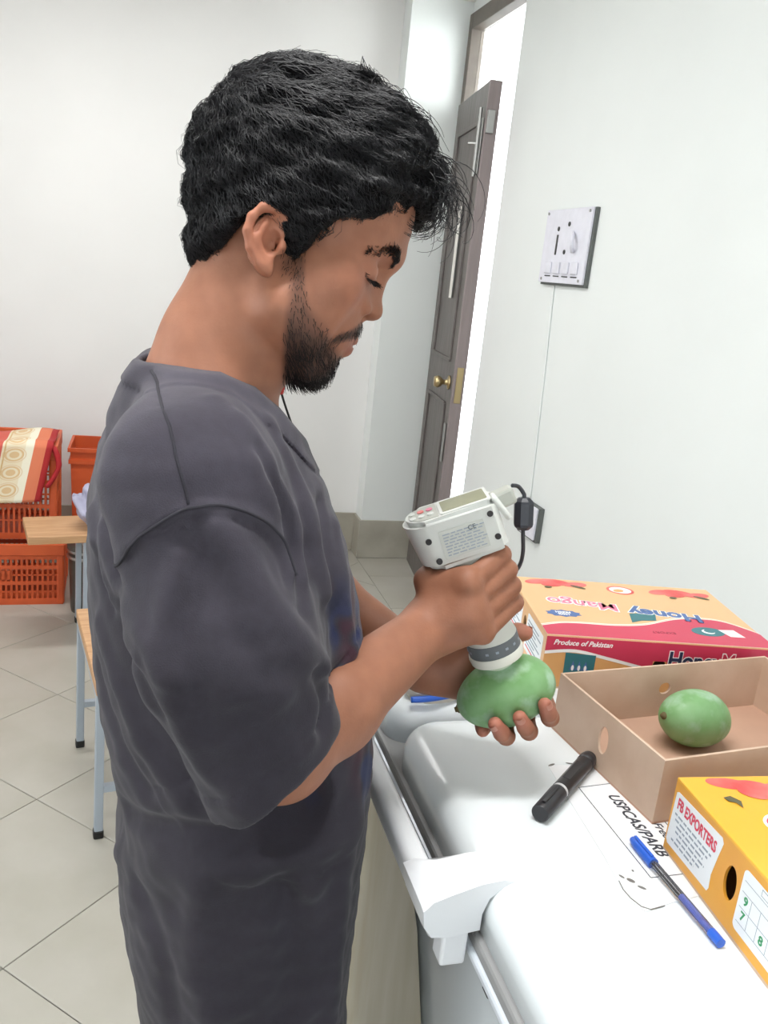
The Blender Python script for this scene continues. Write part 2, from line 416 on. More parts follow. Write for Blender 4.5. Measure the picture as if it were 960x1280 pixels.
bm = bmesh.new(); tube(bm, smooth_path([(-.026, -.06, .045), (-.041, -.09, .03), (-.046, -.10, .005), (-.031, -.085, -.02)], 6), .007, 8); bm_obj('rotary_lever', bm, M_PVC, sb, smooth=True)
ws = empty('wall_socket', (WX, 2.907, .650), label='small white socket plate low on the right wall behind the black cable ferrite', cat='socket')
wpart('back_box', ws, 0, 0, .172, .135, 0, .02, M_BOXEDGE); wpart('plate', ws, .003, .003, .160, .122, .02, .009, M_PVC)
for y, z in ((.0, .025), (-.022, -.012), (.022, -.012)):
    bm = bmesh.new(); cyl(bm, (-.029, y, z), (-.0305, y, z), .005, n=12); bm_obj('pin_hole', bm, M_HOLE, ws)
bm = bmesh.new(); tube(bm, smooth_path([(WX-.004, 3.02, 1.52), (WX-.004, 2.99, 1.2), (WX-.004, 2.965, .9), (WX-.004, 2.95, .72)], 6), .0035, 6)
tag(bm_obj('surface_wire', bm, M_WALLW, None, smooth=True), 'thin white wire run down the right wall below the switchboard', 'wire')

# ------------------------------------------------------------------ ceiling lamps (outside the frame)
for k, (x, y) in enumerate(((.05, .62), (-.3, 3.1))):
    t = empty('tube_light', (x, y, CZ), 0, label=('fluorescent tube batten on the ceiling above the man' if k == 0 else 'fluorescent tube batten on the ceiling above the orange crates'), cat='ceiling lamp', group='ceiling tube lights')
    bm = bmesh.new(); bx(bm, (0, 0, -.02), (1.25, .06, .04), bev=.004); bm_obj('batten', bm, M_WALL, t)
    bm = bmesh.new(); cyl(bm, (-.6, 0, -.06), (.6, 0, -.06), .014, n=16); bm_obj('tube', bm, M_TUBE, t)
    for sx in (-1, 1):
        bm = bmesh.new(); bx(bm, (sx*.61, 0, -.05), (.02, .03, .04)); bm_obj('lamp_holder', bm, M_PVC, t)
    area('tube_glow', (x, y, CZ-.09), (x, y, 0), 1.2, .12, (22, 24)[k], (1, 1, .99))

# ------------------------------------------------------------------ crates, bin, cloth and stools at the back
def crate(name, loc, rz, L, D, H, label, group, band=.05):
    e = empty(name, loc, rz, label=label, cat='crate', group=group); t = .006
    bm = bmesh.new(); bx(bm, (0, 0, .006), (L-.01, D-.01, .012)); bm_obj('base', bm, M_ORANGE, e)
    for sx in (-1, 1):
        for sy in (-1, 1):
            bm = bmesh.new(); bx(bm, (sx*(L/2-.016), sy*(D/2-.016), H/2), (.032, .032, H-.004), bev=.008); bm_obj('corner_post', bm, M_ORANGE, e)
    for ax, sg in ((0, -1), (0, 1), (1, -1), (1, 1)):
        w = (L if ax == 0 else D)-.05; bm = bmesh.new()
        def bar(u, z, su, sz, th=t):
            c = (u, sg*(D/2-.008), z) if ax == 0 else (sg*(L/2-.008), u, z); s = (su, th, sz) if ax == 0 else (th, su, sz); bx(bm, c, s)
        rows = [.02, H*.36, H*.62, H-.06]
        for z in rows: bar(0, z, w, .016, .010)
        bar(-w*.12, (rows[1]+rows[2])/2, w*.5, rows[2]-rows[1]-.03)
        n = int(w/.020)
        for a, b in zip(rows, rows[1:]):
            for k in range(n+1): bar(-w/2+w*k/n, (a+b)/2, .009, b-a-.01)
            if (b-a) > .07: bar(0, (a+b)/2, w, .007)
        bm_obj('side_panel', bm, M_ORANGE, e)
        bm = bmesh.new(); c = (0, sg*(D/2-.004), H-.025) if ax == 0 else (sg*(L/2-.004), 0, H-.025)
        bx(bm, c, (L, .014, band) if ax == 0 else (.014, D, band), bev=.003); bm_obj('rim', bm, M_ORANGE, e)
    return e
crate('plastic_crate', (-.575, 3.825, 0), math.radians(2), .54, .36, .27, 'orange lattice crate standing on the floor, bottom of the stack', 'orange plastic crates')
crate('plastic_crate', (-.60, 3.88, .272), math.radians(2), .52, .35, .40, 'orange crate with a patterned cloth hung over it, upper one of the stack', 'orange plastic crates', band=.06)
b3 = empty('plastic_bin', (-.17, 4.18, 0), label='tall orange plastic bin with ribbed rim behind the man\'s shoulder', cat='bin')
bm = bmesh.new(); prof = [(.0, 0), (.15, 0), (.17, .50)]
lathe(bm, [(0, .004), (.145, .004), (.165, .52), (.165, .53)], 4, Matrix.Rotation(math.pi/4, 4, 'Z') @ Matrix.Diagonal((1.18, 1.18, 1.12, 1))); bm_obj('body', bm, M_ORANGE, b3)
for z, r in ((.545, .168), (.60, .172)):
    bm = bmesh.new(); lathe(bm, [(r-.008, z-.018), (r+.006, z-.018), (r+.006, z), (r-.008, z), (r-.008, z-.018)], 4, Matrix.Rotation(math.pi/4, 4, 'Z') @ Matrix.Diagonal((1.18, 1.18, 1, 1))); bm_obj('rim_band', bm, M_ORANGE, b3)
# cloth over the upper crate
def cloth_mat():
    m = bpy.data.materials.new('woven_red_gold_cloth'); m.use_nodes = True; N = m.node_tree.nodes; L = m.node_tree.links; b = N['Principled BSDF']; b.inputs['Roughness'].default_value = .75
    tc = N.new('ShaderNodeTexCoord'); sp = N.new('ShaderNodeSeparateXYZ'); L.new(tc.outputs['UV'], sp.inputs[0])
    rp = N.new('ShaderNodeValToRGB'); rp.color_ramp.interpolation = 'CONSTANT'; cr = rp.color_ramp
    st = [(0, C(205, 92, 78)), (.63, C(228, 214, 186)), (.645, C(206, 172, 122)), (.66, C(226, 212, 184)), (.80, C(232, 226, 206)), (.86, C(214, 120, 86)), (.95, C(168, 30, 34))]
    cr.elements[0].position, cr.elements[0].color = st[0][0], (*st[0][1], 1); cr.elements[1].position, cr.elements[1].color = st[1][0], (*st[1][1], 1)
    for p_, c_ in st[2:]: e_ = cr.elements.new(p_); e_.color = (*c_, 1)
    L.new(sp.outputs['X'], rp.inputs[0])
    # ring medallions down the pale band
    f = N.new('ShaderNodeMath'); f.operation = 'MULTIPLY'; f.inputs[1].default_value = 5.2; L.new(sp.outputs['Y'], f.inputs[0])
    fr = N.new('ShaderNodeMath'); fr.operation = 'FRACT'; L.new(f.outputs[0], fr.inputs[0])
    cb = N.new('ShaderNodeCombineXYZ'); mx_ = N.new('ShaderNodeMath'); mx_.operation = 'MULTIPLY_ADD'; mx_.inputs[1].default_value = 5.0; mx_.inputs[2].default_value = -3.65; L.new(sp.outputs['X'], mx_.inputs[0])
    my_ = N.new('ShaderNodeMath'); my_.operation = 'SUBTRACT'; my_.inputs[1].default_value = .5; L.new(fr.outputs[0], my_.inputs[0])
    L.new(mx_.outputs[0], cb.inputs[0]); L.new(my_.outputs[0], cb.inputs[1])
    ln = N.new('ShaderNodeVectorMath'); ln.operation = 'LENGTH'; L.new(cb.outputs[0], ln.inputs[0])
    r2 = N.new('ShaderNodeValToRGB'); r2.color_ramp.interpolation = 'CONSTANT'; c2 = r2.color_ramp
    c2.elements[0].position = 0; c2.elements[0].color = (1, 1, 1, 1); c2.elements[1].position = .18; c2.elements[1].color = (0, 0, 0, 1)
    for p_, v_ in ((.28, 1), (.36, 0), (.40, .6), (.45, 0)): e_ = c2.elements.new(p_); e_.color = (v_, v_, v_, 1)
    L.new(ln.outputs['Value'], r2.inputs[0])
    mx = N.new('ShaderNodeMix'); mx.data_type = 'RGBA'; mx.inputs[7].default_value = (*C(214, 182, 138), 1); L.new(r2.outputs[0], mx.inputs[0]); L.new(rp.outputs[0], mx.inputs[6]); L.new(mx.outputs[2], b.inputs['Base Color'])
    return m
nu, nv = 40, 30; V = []; UVs = []
for j in range(nv+1):
    v = j/nv
    for i in range(nu+1):
        u = i/nu; x = -.86+.515*u
        if v < .35: y = 3.95-.255*(v/.35); z = .690+.012*math.sin(u*9)*(1-v)+.004*math.sin(v*20)
        else:
            t = (v-.35)/.65; y = 3.686-.014*t-.006*math.sin(u*14+t*2); z = .690-.255*t-.02*t*math.sin(u*4)+.03*(1-u)*t; x -= .05*t
        V.append((x, y, z)); UVs.append((u, v))
F = [(j*(nu+1)+i, j*(nu+1)+i+1, (j+1)*(nu+1)+i+1, (j+1)*(nu+1)+i) for j in range(nv) for i in range(nu)]
cl = py_obj('folded_cloth', V, F, cloth_mat(), None, True)
uvl = cl.data.uv_layers.new(name='UVMap')
for lp in cl.data.loops: uvl.data[lp.index].uv = UVs[lp.vertex_index]
sm = cl.modifiers.new('thickness', 'SOLIDIFY'); sm.thickness = .003
tag(cl, 'red and gold patterned cloth hanging over the upper orange crate', 'cloth')
bm = bmesh.new(); tube(bm, smooth_path([(-.352, 3.70, .675), (-.335, 3.69, .655), (-.325, 3.685, .60), (-.345, 3.68, .55), (-.372, 3.676, .51)], 6), [.012]*13+[.01]*11+[.006]); bm_obj('tassel_edge', bm, mat('red_braid', C(176, 24, 34), .7, noise=.2, nscale=60), cl, smooth=True)
# dark metal pot with bright rings
pt = empty('metal_canister', (-.205, 3.60, 0), label='dark grey metal canister with two bright rings beside the orange crate', cat='canister')
bm = bmesh.new(); lathe(bm, [(0, 0), (.062, 0), (.066, .02), (.074, .27), (.080, .28), (.080, .295), (0, .295)], 28); bm_obj('body', bm, mat('dark_galvanised', C(92, 90, 84), .4, metal=.6, noise=.2, nscale=14), pt, smooth=True)
for z in (.245, .272):
    bm = bmesh.new(); lathe(bm, [(.074, z-.007), (.081, z-.005), (.081, z+.005), (.074, z+.007)], 28); bm_obj('ring', bm, M_STEEL, pt, smooth=True)
# stools
def stool(loc, rz, L, D, H, label, th=.03, ins=.03, rung=True):
    e = empty('wooden_stool', loc, rz, label=label, cat='stool', group='stools with grey steel legs')
    bm = bmesh.new(); bx(bm, (L/2, 0, H-th/2), (L, D, th), bev=.003); bm_obj('seat', bm, M_WOOD, e)
    for x in (ins, L-ins):
        for y in (-D/2+.02, D/2-.02):
            bm = bmesh.new(); bx(bm, (x, y, (H-th)/2+.01), (.022, .022, H-th-.02), bev=.003); lg = bm_obj('leg', bm, M_LEG, e)
            bm = bmesh.new(); bx(bm, (x, y, .012), (.026, .026, .024), bev=.004); bm_obj('foot_cap', bm, M_BLACK, lg)
    for y in (-D/2+.02, D/2-.02) if rung else ():
        bm = bmesh.new(); bx(bm, (L/2, y, .145), (L-2*ins-.022, .018, .018)); bm_obj('rung', bm, M_LEG, e)
    for x in (ins, L-ins):
        bm = bmesh.new(); bx(bm, (x, 0, H-th-.014), (.018, D-.062, .024)); bm_obj('apron', bm, M_LEG, e)
    return e
stool((-.132, 2.278, 0), math.radians(9.5), .30, .50, .45, 'wooden stool with pale grey legs, just behind the man', ins=.012)
stool((-.411, 3.32, 0), math.radians(11), .60, .26, .45, 'wooden stool in front of the orange crate stack, holding a crumpled bag', ins=.205, rung=False)
# crumpled bag on the far stool
bm = bmesh.new(); bmesh.ops.create_icosphere(bm, subdivisions=4, radius=1)
for v in bm.verts:
    p = v.co; n = .16*math.sin(p.x*7+p.z*5)+.12*math.sin(p.y*9-p.z*6+1)+.08*math.sin(p.x*15+p.y*13)
    v.co = Vector((p.x*.075*(1+n), p.y*.07*(1+n), (p.z*.5+.5)*.155*(1+.5*n) if p.z > -.9 else 0))
tag(bm_obj('crumpled_bag', bm, mat('pale_lilac_plastic', C(166, 164, 188), .4, noise=.1, nscale=30, bump=.6, bscale=40), None, True, (-.160, 3.345, .452)), 'crumpled pale lilac plastic bag on the far wooden stool', 'bag')
# ------------------------------------------------------------------ chest freezer
M_FRZ = mat('freezer_enamel', C(234, 240, 243), .26, noise=.02, nscale=3, spec=.5)
M_FRZB = mat('freezer_body_enamel', C(226, 232, 236), .22, noise=.03, nscale=2)
M_PLASW = mat('white_abs_plastic', C(240, 242, 246), .3)
M_GASK = mat('grey_gasket', C(150, 150, 150), .6)
M_RAIL = mat('pale_rail', C(226, 232, 240), .3, metal=.1)
M_CREAM = mat('cream_added_sheet', C(206, 200, 178), .22, color2=C(192, 182, 154), nscale=5, stretch=(1, 3, .6))
LZ = 1.0; FX0, FX1, FYN, FYF = .298, .975, -.42, 1.165
fz = empty('chest_freezer', ((FX0+FX1)/2, .4, 0), label='white chest freezer with a long front handle along the right wall', cat='freezer')
def fpart(name, bm, m, smooth=False, parent=None):
    o = bm_obj(name, bm, m, parent or fz, smooth)
    me = o.data; me.transform(Matrix.Translation((-(FX0+FX1)/2, -.4, 0))); return o
bm = bmesh.new(); bx(bm, ((FX0+FX1)/2+.004, (FYN+FYF)/2, .49), (FX1-FX0-.008, FYF-FYN, .90), bev=.012, seg=3); fpart('body', bm, M_FRZB)
bm = bmesh.new(); bx(bm, ((FX0+FX1)/2, (FYN+FYF)/2, .945), (FX1-FX0+.012, FYF-FYN, .016), bev=.004); fpart('gasket', bm, M_GASK)
bm = bmesh.new(); bx(bm, (FX0-.003, (FYN+FYF)/2, .934), (.012, FYF-FYN, .012), bev=.004); fpart('front_rail', bm, M_RAIL)
def lid(name, y0, y1, r=.05):
    bm = bmesh.new(); rings = []
    for ins, z in [(0, .953)]+[(.024*(1-math.cos(t)), LZ-.024+.024*math.sin(t)) for t in np.linspace(0, math.pi/2, 9)]:
        rings.append([bm.verts.new((x, y, z)) for x, y in rrect(FX1-FX0-2*ins, y1-y0-2*ins, r-ins, 10, (FX0+FX1)/2, (y0+y1)/2)])
    n = len(rings[0])
    for p, q in zip(rings, rings[1:]):
        for i in range(n): bm.faces.new((p[i], p[(i+1) % n], q[(i+1) % n], q[i]))
    bm.faces.new(rings[0][::-1]); bm.faces.new(rings[-1])
    o = fpart(name, bm, M_FRZ, False); o.data.polygons.foreach_set('use_smooth', [abs(p.normal.z) < .999 for p in o.data.polygons]); return o
lid('lid', FYN+.005, .872); lid('end_cover', .884, FYF-.004, .035)
for sx, sy in ((FX0+.06, FYN+.08), (FX0+.06, FYF-.08), (FX1-.06, FYN+.08), (FX1-.06, FYF-.08)):
    bm = bmesh.new(); cyl(bm, (sx, sy, 0), (sx, sy, .045), .022, n=16); fpart('foot', bm, M_BLACK)
# the handle: a rounded bar with a hooked bracket at each end
hd = empty('handle', parent=fz)
bm = bmesh.new(); bx(bm, (.2525, .752, .979), (.023, .32, .030), bev=.009, seg=4); fpart('grip_bar', bm, M_PLASW, True, hd)
def bracket(ys, sgn, xs=1.0):
    """profile in x-z swept over a tapering y range: hooks over the lid edge"""
    sec = [(.240, .972), (.238, .990), (.246, 1.000), (.262, 1.006), (.290, 1.012), (.312, 1.010), (.330, 1.002), (.327, .9995), (.314, .9995), (.300, .992), (.2945, .975), (.2945, .955), (.262, .955), (.248, .958)]
    bm = bmesh.new(); rings = []
    for t in np.linspace(0, 1, 9):
        ring = []
        for x, z in sec:
            k = (x-.238)/.092                                   # 0 outer .. 1 tip
            y0 = -.030+.014*k*k; y1 = .022-.012*(1-(1-k)**2)+.014*k*k if k > .2 else .034-.07*k
            e = 1-min(1, max(0, (abs(t-.5)*2-.75)/.25))**2
            zc = .985; ring.append(bm.verts.new((.238+(x-.238)*xs, ys+sgn*(y0+(y1-y0)*t), zc+(z-zc)*(.84+.16*e))))
        rings.append(ring)
    n = len(sec)
    for a, b in zip(rings, rings[1:]):
        for i in range(n): bm.faces.new((a[i], a[(i+1) % n], b[(i+1) % n], b[i]))
    bm.faces.new(rings[0][::-1]); bm.faces.new(rings[-1])
    o = fpart('bracket', bm, M_PLASW, True, hd); m = o.modifiers.new('edge', 'EDGE_SPLIT'); m.split_angle = math.radians(42)
    bm = bmesh.new(); bx(bm, (.274, ys-sgn*.012, .940), (.024, .022, .034), bev=.003); fpart('latch_tab', bm, M_PLASW, False, hd)
bracket(.596, 1); bracket(.905, -1, .52)
bm = bmesh.new(); bx(bm, (.302, .548, .925), (.012, .014, .022), bev=.002); fpart('lock_catch', bm, M_BLACK)
# cream sheet added for the beige look of the front panel, slanting edge
bm = bmesh.new(); vs = [bm.verts.new((.2995, y, z)) for y, z in ((.757, .925), (.757, .855), (.725, .827), (.679, .746), (.655, .60), (.64, .25), (1.15, .25), (1.15, .925))]; bm.faces.new(vs); fpart('front_added_sheet', bm, M_CREAM)

# ------------------------------------------------------------------ carton helpers
M_KRAFT = mat('kraft_board', C(210, 184, 163), .75, color2=C(199, 170, 148), nscale=18, bump=.06, bscale=300)
M_KRAFTI = mat('kraft_board_inner', C(198, 160, 138), .8, noise=.08, nscale=12)
M_PEACH = mat('print_peach', C(228, 182, 134), .4, noise=.05, nscale=10)
M_PEACHD = mat('print_peach_side', C(226, 168, 104), .45, noise=.06, nscale=10)
M_RED = mat('print_crimson', C(204, 54, 86), .38, noise=.06, nscale=9)
M_PINK = mat('print_pink', C(232, 118, 112), .4, color2=C(214, 72, 70), nscale=26)
M_WHITE = mat('print_white', C(246, 244, 242), .45)
M_NAVY = mat('print_navy', C(34, 48, 82), .4)
M_BLUE = mat('print_blue', C(72, 104, 160), .4)
M_TEAL = mat('print_teal', C(42, 112, 120), .4)
M_ROSE = mat('print_rose', C(222, 120, 148), .4)
M_LEAFP = mat('print_leaf', C(92, 88, 60), .5)
M_YEL = mat('print_yellow', C(240, 190, 70), .35, color2=C(238, 176, 46), nscale=6)
M_YELS = mat('print_yellow_side', C(236, 172, 58), .38, color2=C(226, 158, 58), nscale=8)
M_TXR = mat('print_red_text', C(214, 60, 86), .5)
M_TXG = mat('print_grey_text', C(150, 160, 172), .6)
M_TXGN = mat('print_green_text', C(60, 150, 100), .6)
M_STICK = mat('white_sticker', C(236, 240, 244), .4)
M_DARK = mat('print_dark', C(40, 38, 40), .6)
def panel(w, h, th, hole=None, n=40):
    """upright panel, w along x, h along y, thickness along z (0..th); hole = (cx, cy, rx, ry)"""
    bm = bmesh.new()
    if hole is None: prism(bm, [(0, 0), (w, 0), (w, h), (0, h)], 0, th); return bm
    cx, cy, rx, ry = hole; an = sorted([2*math.pi*k/n for k in range(n)]+[math.atan2(y-cy, x-cx) % (2*math.pi) for x in (0, w) for y in (0, h)])
    I, O = [], []
    for a in an:
        c, s = math.cos(a), math.sin(a); I.append((cx+rx*c, cy+ry*s)); t = 1e9
        if c > 1e-9: t = min(t, (w-cx)/c)
        if c < -1e-9: t = min(t, -cx/c)
        if s > 1e-9: t = min(t, (h-cy)/s)
        if s < -1e-9: t = min(t, -cy/s)
        O.append((cx+t*c, cy+t*s))
    L = {}
    for nm, R in (('i', I), ('o', O)):
        for z in (0, 1): L[nm, z] = [bm.verts.new((x, y, z*th)) for x, y in R]
    N = len(an)
    for k in range(N):
        j = (k+1) % N
        bm.faces.new((L['i', 1][k], L['o', 1][k], L['o', 1][j], L['i', 1][j])); bm.faces.new((L['i', 0][j], L['o', 0][j], L['o', 0][k], L['i', 0][k]))
        bm.faces.new((L['o', 0][k], L['o', 0][j], L['o', 1][j], L['o', 1][k])); bm.faces.new((L['i', 0][j], L['i', 0][k], L['i', 1][k], L['i', 1][j]))
    return bm
MX_TOP = lambda x, y, z: Matrix.Translation((x, y, z))
def MXF(o, ex, ey): return frame_M(o, ex, ey)
def carton(name, loc, rz, L, D, H, label, group, mats, closed=True, th=.0028, low=0.0):
    """open or closed carton; local x = length, y = depth, z = up, origin at the left front bottom corner"""
    e = empty(name, loc, rz, label=label, cat='box', group=group); P_ = {}
    bm = panel(L, D, th); P_['bottom'] = bm_obj('bottom_panel', bm, mats['bottom'], e)
    def side(nm, w, o, ex, ey, hole):
        bm = panel(w, H-th*(2 if closed else 1), th, hole); bmesh.ops.transform(bm, matrix=MXF(o, ex, ey), verts=bm.verts[:]); P_[nm] = bm_obj('side_panel', bm, mats.get(nm, mats['side']), e)
    hl = (L/2, H*.52, .0085, .0075); hs = (D/2, H*.50, .0085, .016)
    side('front', L, (0, th, th), (1, 0, 0), (0, 0, 1), hl)
    side('back', L, (L, D-th, th), (-1, 0, 0), (0, 0, 1), hl)
    side('left', D-2*th, (th, D-th, th), (0, -1, 0), (0, 0, 1), (D/2-th, H*.5, .0085, .016))
    side('right', D-2*th, (L-th, th, th), (0, 1, 0), (0, 0, 1), (D/2-th, H*.5, .0085, .016))
    if closed:
        bm = panel(L, D, th); bmesh.ops.translate(bm, vec=(0, 0, H-th), verts=bm.verts[:]); bmesh.ops.bevel(bm, geom=[ed for ed in bm.edges if all(v.co.z > H-1e-5 for v in ed.verts)], offset=.0006, segments=1, affect='EDGES')
        P_['top'] = bm_obj('top_panel', bm, mats['top'], e)
    return e, P_
def flat(name, poly, M, m, parent, z0=.0001, z1=.0003):
    bm = bmesh.new(); prism(bm, poly, z0, z1, M); return bm_obj(name, bm, m, parent)
def ellipse(cx, cy, rx, ry, n=28, rot=0.0):
    c, s = math.cos(rot), math.sin(rot)
    return [(cx+rx*math.cos(a)*c-ry*math.sin(a)*s, cy+rx*math.cos(a)*s+ry*math.sin(a)*c) for a in [2*math.pi*k/n for k in range(n)]]
def outlined(body, size, M, mats3, parent, w=(.0022, .0010), shear=0.0, xs=1.0, space=1.0):
    """white-outlined lettering"""
    Z = lambda dz: M @ Matrix.Translation((0, 0, dz))
    text_mesh('lettering_outline', body, size, Z(.0004), mats3[1], parent, .0002, w[0], shear=shear, xs=xs, space=space)
    text_mesh('lettering', body, size, Z(.0007), mats3[0], parent, .0002, w[1], shear=shear, xs=xs, space=space)

# ------------------------------------------------------------------ pink and peach mango carton
HL, HD_, HH = .312, .218, .0755
hb, HP = carton('mango_carton', (.509, .930, LZ), math.radians(-10.5), HL, HD_, HH, 'closed peach and crimson mango carton at the far end of the freezer', 'printed mango cartons', dict(bottom=M_KRAFT, side=M_PEACHD, front=M_PEACHD, top=M_PEACH, left=M_PEACH))
T = Matrix.Translation((0, 0, HH)); tp = HP['top']
sw = [(p[0], p[1]) for p in smooth_path([(0, .028), (.03, .040), (.06, .043), (.105, .043), (.15, .052), (.20, .078), (.24, .088), (.275, .084), (.305, .056), (.312, .045)], 6)]
flat('wave_white', [(0, 0.0005)]+[(x, y+.006) for x, y in sw]+[(HL, 0.0005)], T, M_WHITE, tp)
flat('wave_gap', [(0, 0.0005)]+[(x, y+.004) for x, y in sw]+[(HL, 0.0005)], T, M_PEACH, tp, .0003, .0004)
flat('wave_line', [(0, 0.0005)]+[(x, y+.0018) for x, y in sw]+[(HL, 0.0005)], T, M_WHITE, tp, .0004, .0005)
flat('wave_crimson', [(0, 0.0005)]+[(x, y) for x, y in sw]+[(HL, 0.0005)], T, M_RED, tp, .0005, .0006)
rx_ = math.radians(180-8)
R180 = lambda x, y: T @ Matrix.Translation((x, y, 0)) @ Matrix.Rotation(rx_, 4, 'Z')
outlined('Mango', .038, R180(.082, .118), (M_ROSE, M_WHITE), tp, (.0024, .0004))
outlined('Honey', .038, R180(.197, .097), (M_BLUE, M_WHITE), tp, (.0026, .0012))
# starburst, ribbon, oval badge, flag, fruit
flat('starburst', [((.043+(.026 if k % 2 else .022)*math.cos(k*math.pi/10)), .077+(.013 if k % 2 else .010)*math.sin(k*math.pi/10)) for k in range(20)], T, M_BLUE, tp)
for k in (0, 1): text_mesh('starburst_text', ('100%', 'FRESH')[k], .008, T @ Matrix.Translation((.043, .074+.007*k, .0004)) @ Matrix.Rotation(math.pi, 4, 'Z'), M_WHITE, tp, .0001, .0002)
flat('ribbon', [(.142, .092), (.184, .103), (.174, .072), (.152, .069), (.135, .060)], T, M_TEAL, tp, .0003, .0005)
flat('badge_ring', ellipse(.162, .187, .021, .017), T, M_PINK, tp); flat('badge', ellipse(.162, .187, .017, .013), T, M_WHITE, tp, .0003, .0004)
flat('badge_fruit', ellipse(.158, .184, .009, .006, rot=.4), T, M_PEACHD, tp, .0004, .0005)
for cx, cy, sgn in ((.066, .197, 1), (.256, .187, 1)):
    for k, (dx, dy, rx, ry, ro) in enumerate(((-.030, .004, .020, .010, .3), (0, .006, .024, .012, -.2), (.028, .0, .020, .010, .25), (-.010, -.006, .016, .008, .1))):
        flat('printed_fruit', [(min(max(x, .004), HL-.004), min(y, HD_-.003)) for x, y in ellipse(cx+dx, cy+dy, rx, ry, 20, ro)], T, M_PINK, tp, .0001+.0001*k, .0002+.0001*k)
    flat('printed_leaf', ellipse(cx+.030, cy-.010, .012, .004, 14, -.5), T, M_LEAFP, tp, .0006, .0007); flat('printed_leaf', ellipse(cx-.018, cy-.018, .006, .004, 12, .3), T, M_LEAFP, tp, .0006, .0007)
flat('flag_green', ellipse(.236, .043, .024, .015, 24, .1), T, M_TEAL, tp, .0006, .0008); flat('flag_white', [(.254, .052), (.277, .054), (.283, .030), (.262, .030)], T, M_WHITE, tp, .0008, .0009)
flat('crescent', ellipse(.236, .043, .009, .0075), T, M_WHITE, tp, .0008, .0009); flat('crescent_gap', ellipse(.2385, .045, .0075, .006), T, M_TEAL, tp, .0009, .0010)
text_mesh('small_print', 'EXPORT', .009, T @ Matrix.Translation((.168, .030, .0007)) @ Matrix.Rotation(math.pi, 4, 'Z'), mat('print_darkred', C(140, 28, 52), .5), tp, .0001)
# front face
Fm = MXF((0, 0, 0), (1, 0, 0), (0, 0, 1)); fp = HP['front']
fw = [(p[0], p[1]) for p in smooth_path([(0, .053), (.04, .057), (.085, .049), (.138, .038), (.143, .036)], 6)]
flat('wave_line', [(0, HH-.002)]+[(x, z-.0045) for x, z in fw]+[(.1462, .030), (.1462, HH-.002)], Fm, M_WHITE, fp)
flat('wave_crimson', [(0, HH-.002)]+[(x, z) for x, z in fw]+[(.1465, .034), (.1465, HH-.002)], Fm, M_RED, fp, .0003, .0004)
flat('crimson_field', [(.1464, HH-.002), (.1464, .0475), (.1655, .0475), (.1655, .030), (.20, .022), (HL, .010), (HL, HH-.002)], Fm, M_RED, fp, .0003, .0004)
text_mesh('lettering', 'Produce of Pakistan', .0098, Fm @ Matrix.Translation((.049, .0655, .0005)), M_WHITE, fp, .0001, .0002, shear=.3)
flat('ribbon', [(.028, .052), (.069, .050), (.069, .021), (.049, .024), (.029, .010)], Fm, M_TEAL, fp, .0004, .0006)
for k, x in enumerate((.040, .0485, .057)):
    flat('ribbon_figure', [(x-.004, .028), (x, .041), (x+.004, .028)], Fm, M_BLUE, fp, .0006, .0008); flat('ribbon_mark', ellipse(x, .031, .0018, .004, 12), Fm, M_WHITE, fp, .0008, .0009)
outlined('Honey', .031, Fm @ Matrix.Translation((.203, .050, 0)), (M_NAVY, M_WHITE), fp, (.0020, .0009), xs=.88); outlined('Mango', .031, Fm @ Matrix.Translation((.272, .051, 0)), (M_RED, M_WHITE), fp, (.0020, .0006), xs=.8)
# left end label: address sticker in two pieces either side of the hand hole
Lm = MXF((0, HD_, 0), (0, -1, 0), (0, 0, 1)); lp = HP['left']
for x0, x1 in ((.018, .092), (.122, .205)):
    st = flat('end_sticker', rrect(x1-x0, .052, .004, 4, (x0+x1)/2, .040), Lm, M_STICK, lp)
    for k in range(8): flat('print_line', [(x0+.006, .020+k*.0052), (x1-.008-.012*(k % 3), .020+k*.0052), (x1-.008-.012*(k % 3), .0222+k*.0052), (x0+.006, .0222+k*.0052)], Lm, M_TXG if k else M_TXR, st, .0003, .0004)

# ------------------------------------------------------------------ open kraft tray
tr, TP = carton('open_carton', (.499, .640, LZ), math.radians(6), .31, .19, .072, 'open brown cardboard tray holding a green mango on the freezer', None, dict(bottom=M_KRAFTI, side=M_KRAFT), closed=False, th=.003)

# ------------------------------------------------------------------ yellow carton
yb, YP = carton('mango_carton', (.4735, .4055, LZ), math.radians(-4.5), .312, .20, .0775, 'closed yellow mango carton with a white exporter sticker beside the pen', 'printed mango cartons', dict(bottom=M_KRAFT, side=M_YELS, top=M_YEL))
YH, YD = .0775, .20
Ym = MXF((0, YD, 0), (0, -1, 0), (0, 0, 1)); yl = YP['left']
lab = [(.003, .064), (.006, .066), (.078, .070), (.081, .066), (.078, .052), (.074, .030), (.075, .017), (.073, .013), (.004, .0105), (.001, .014)]
st = flat('exporter_sticker', [(x+.001, z) for x, z in lab], Ym, M_STICK, yl)
text_mesh('lettering', 'FB EXPORTERS', .0150, Ym @ Matrix.Translation((.0415, .0555, .0005)), M_TXR, st, .0001, .0004, xs=.66)
for k, (a, b) in enumerate(((.008, .070), (.010, .066), (.014, .060), (.014, .064), (.018, .058), (.010, .050))):
    z = .0455-k*.0052; x = a
    while x < b:
        w = .004+.006*((k*7+int(x*1e4)) % 5)/5; flat('print_line', [(x, z), (min(x+w, b), z), (min(x+w, b), z-.0020), (x, z-.0020)], Ym, M_TXG, st, .0003, .0004); x += w+.0018
tb = flat('table_sticker', rrect(.072, .056, .005, 4, .150, .040), Ym, M_STICK, yl)
for z in (.020, .034, .048, .058): flat('table_line', [(.117, z), (.183, z), (.183, z+.0005), (.117, z+.0005)], Ym, M_TXG, tb, .0003, .0004)
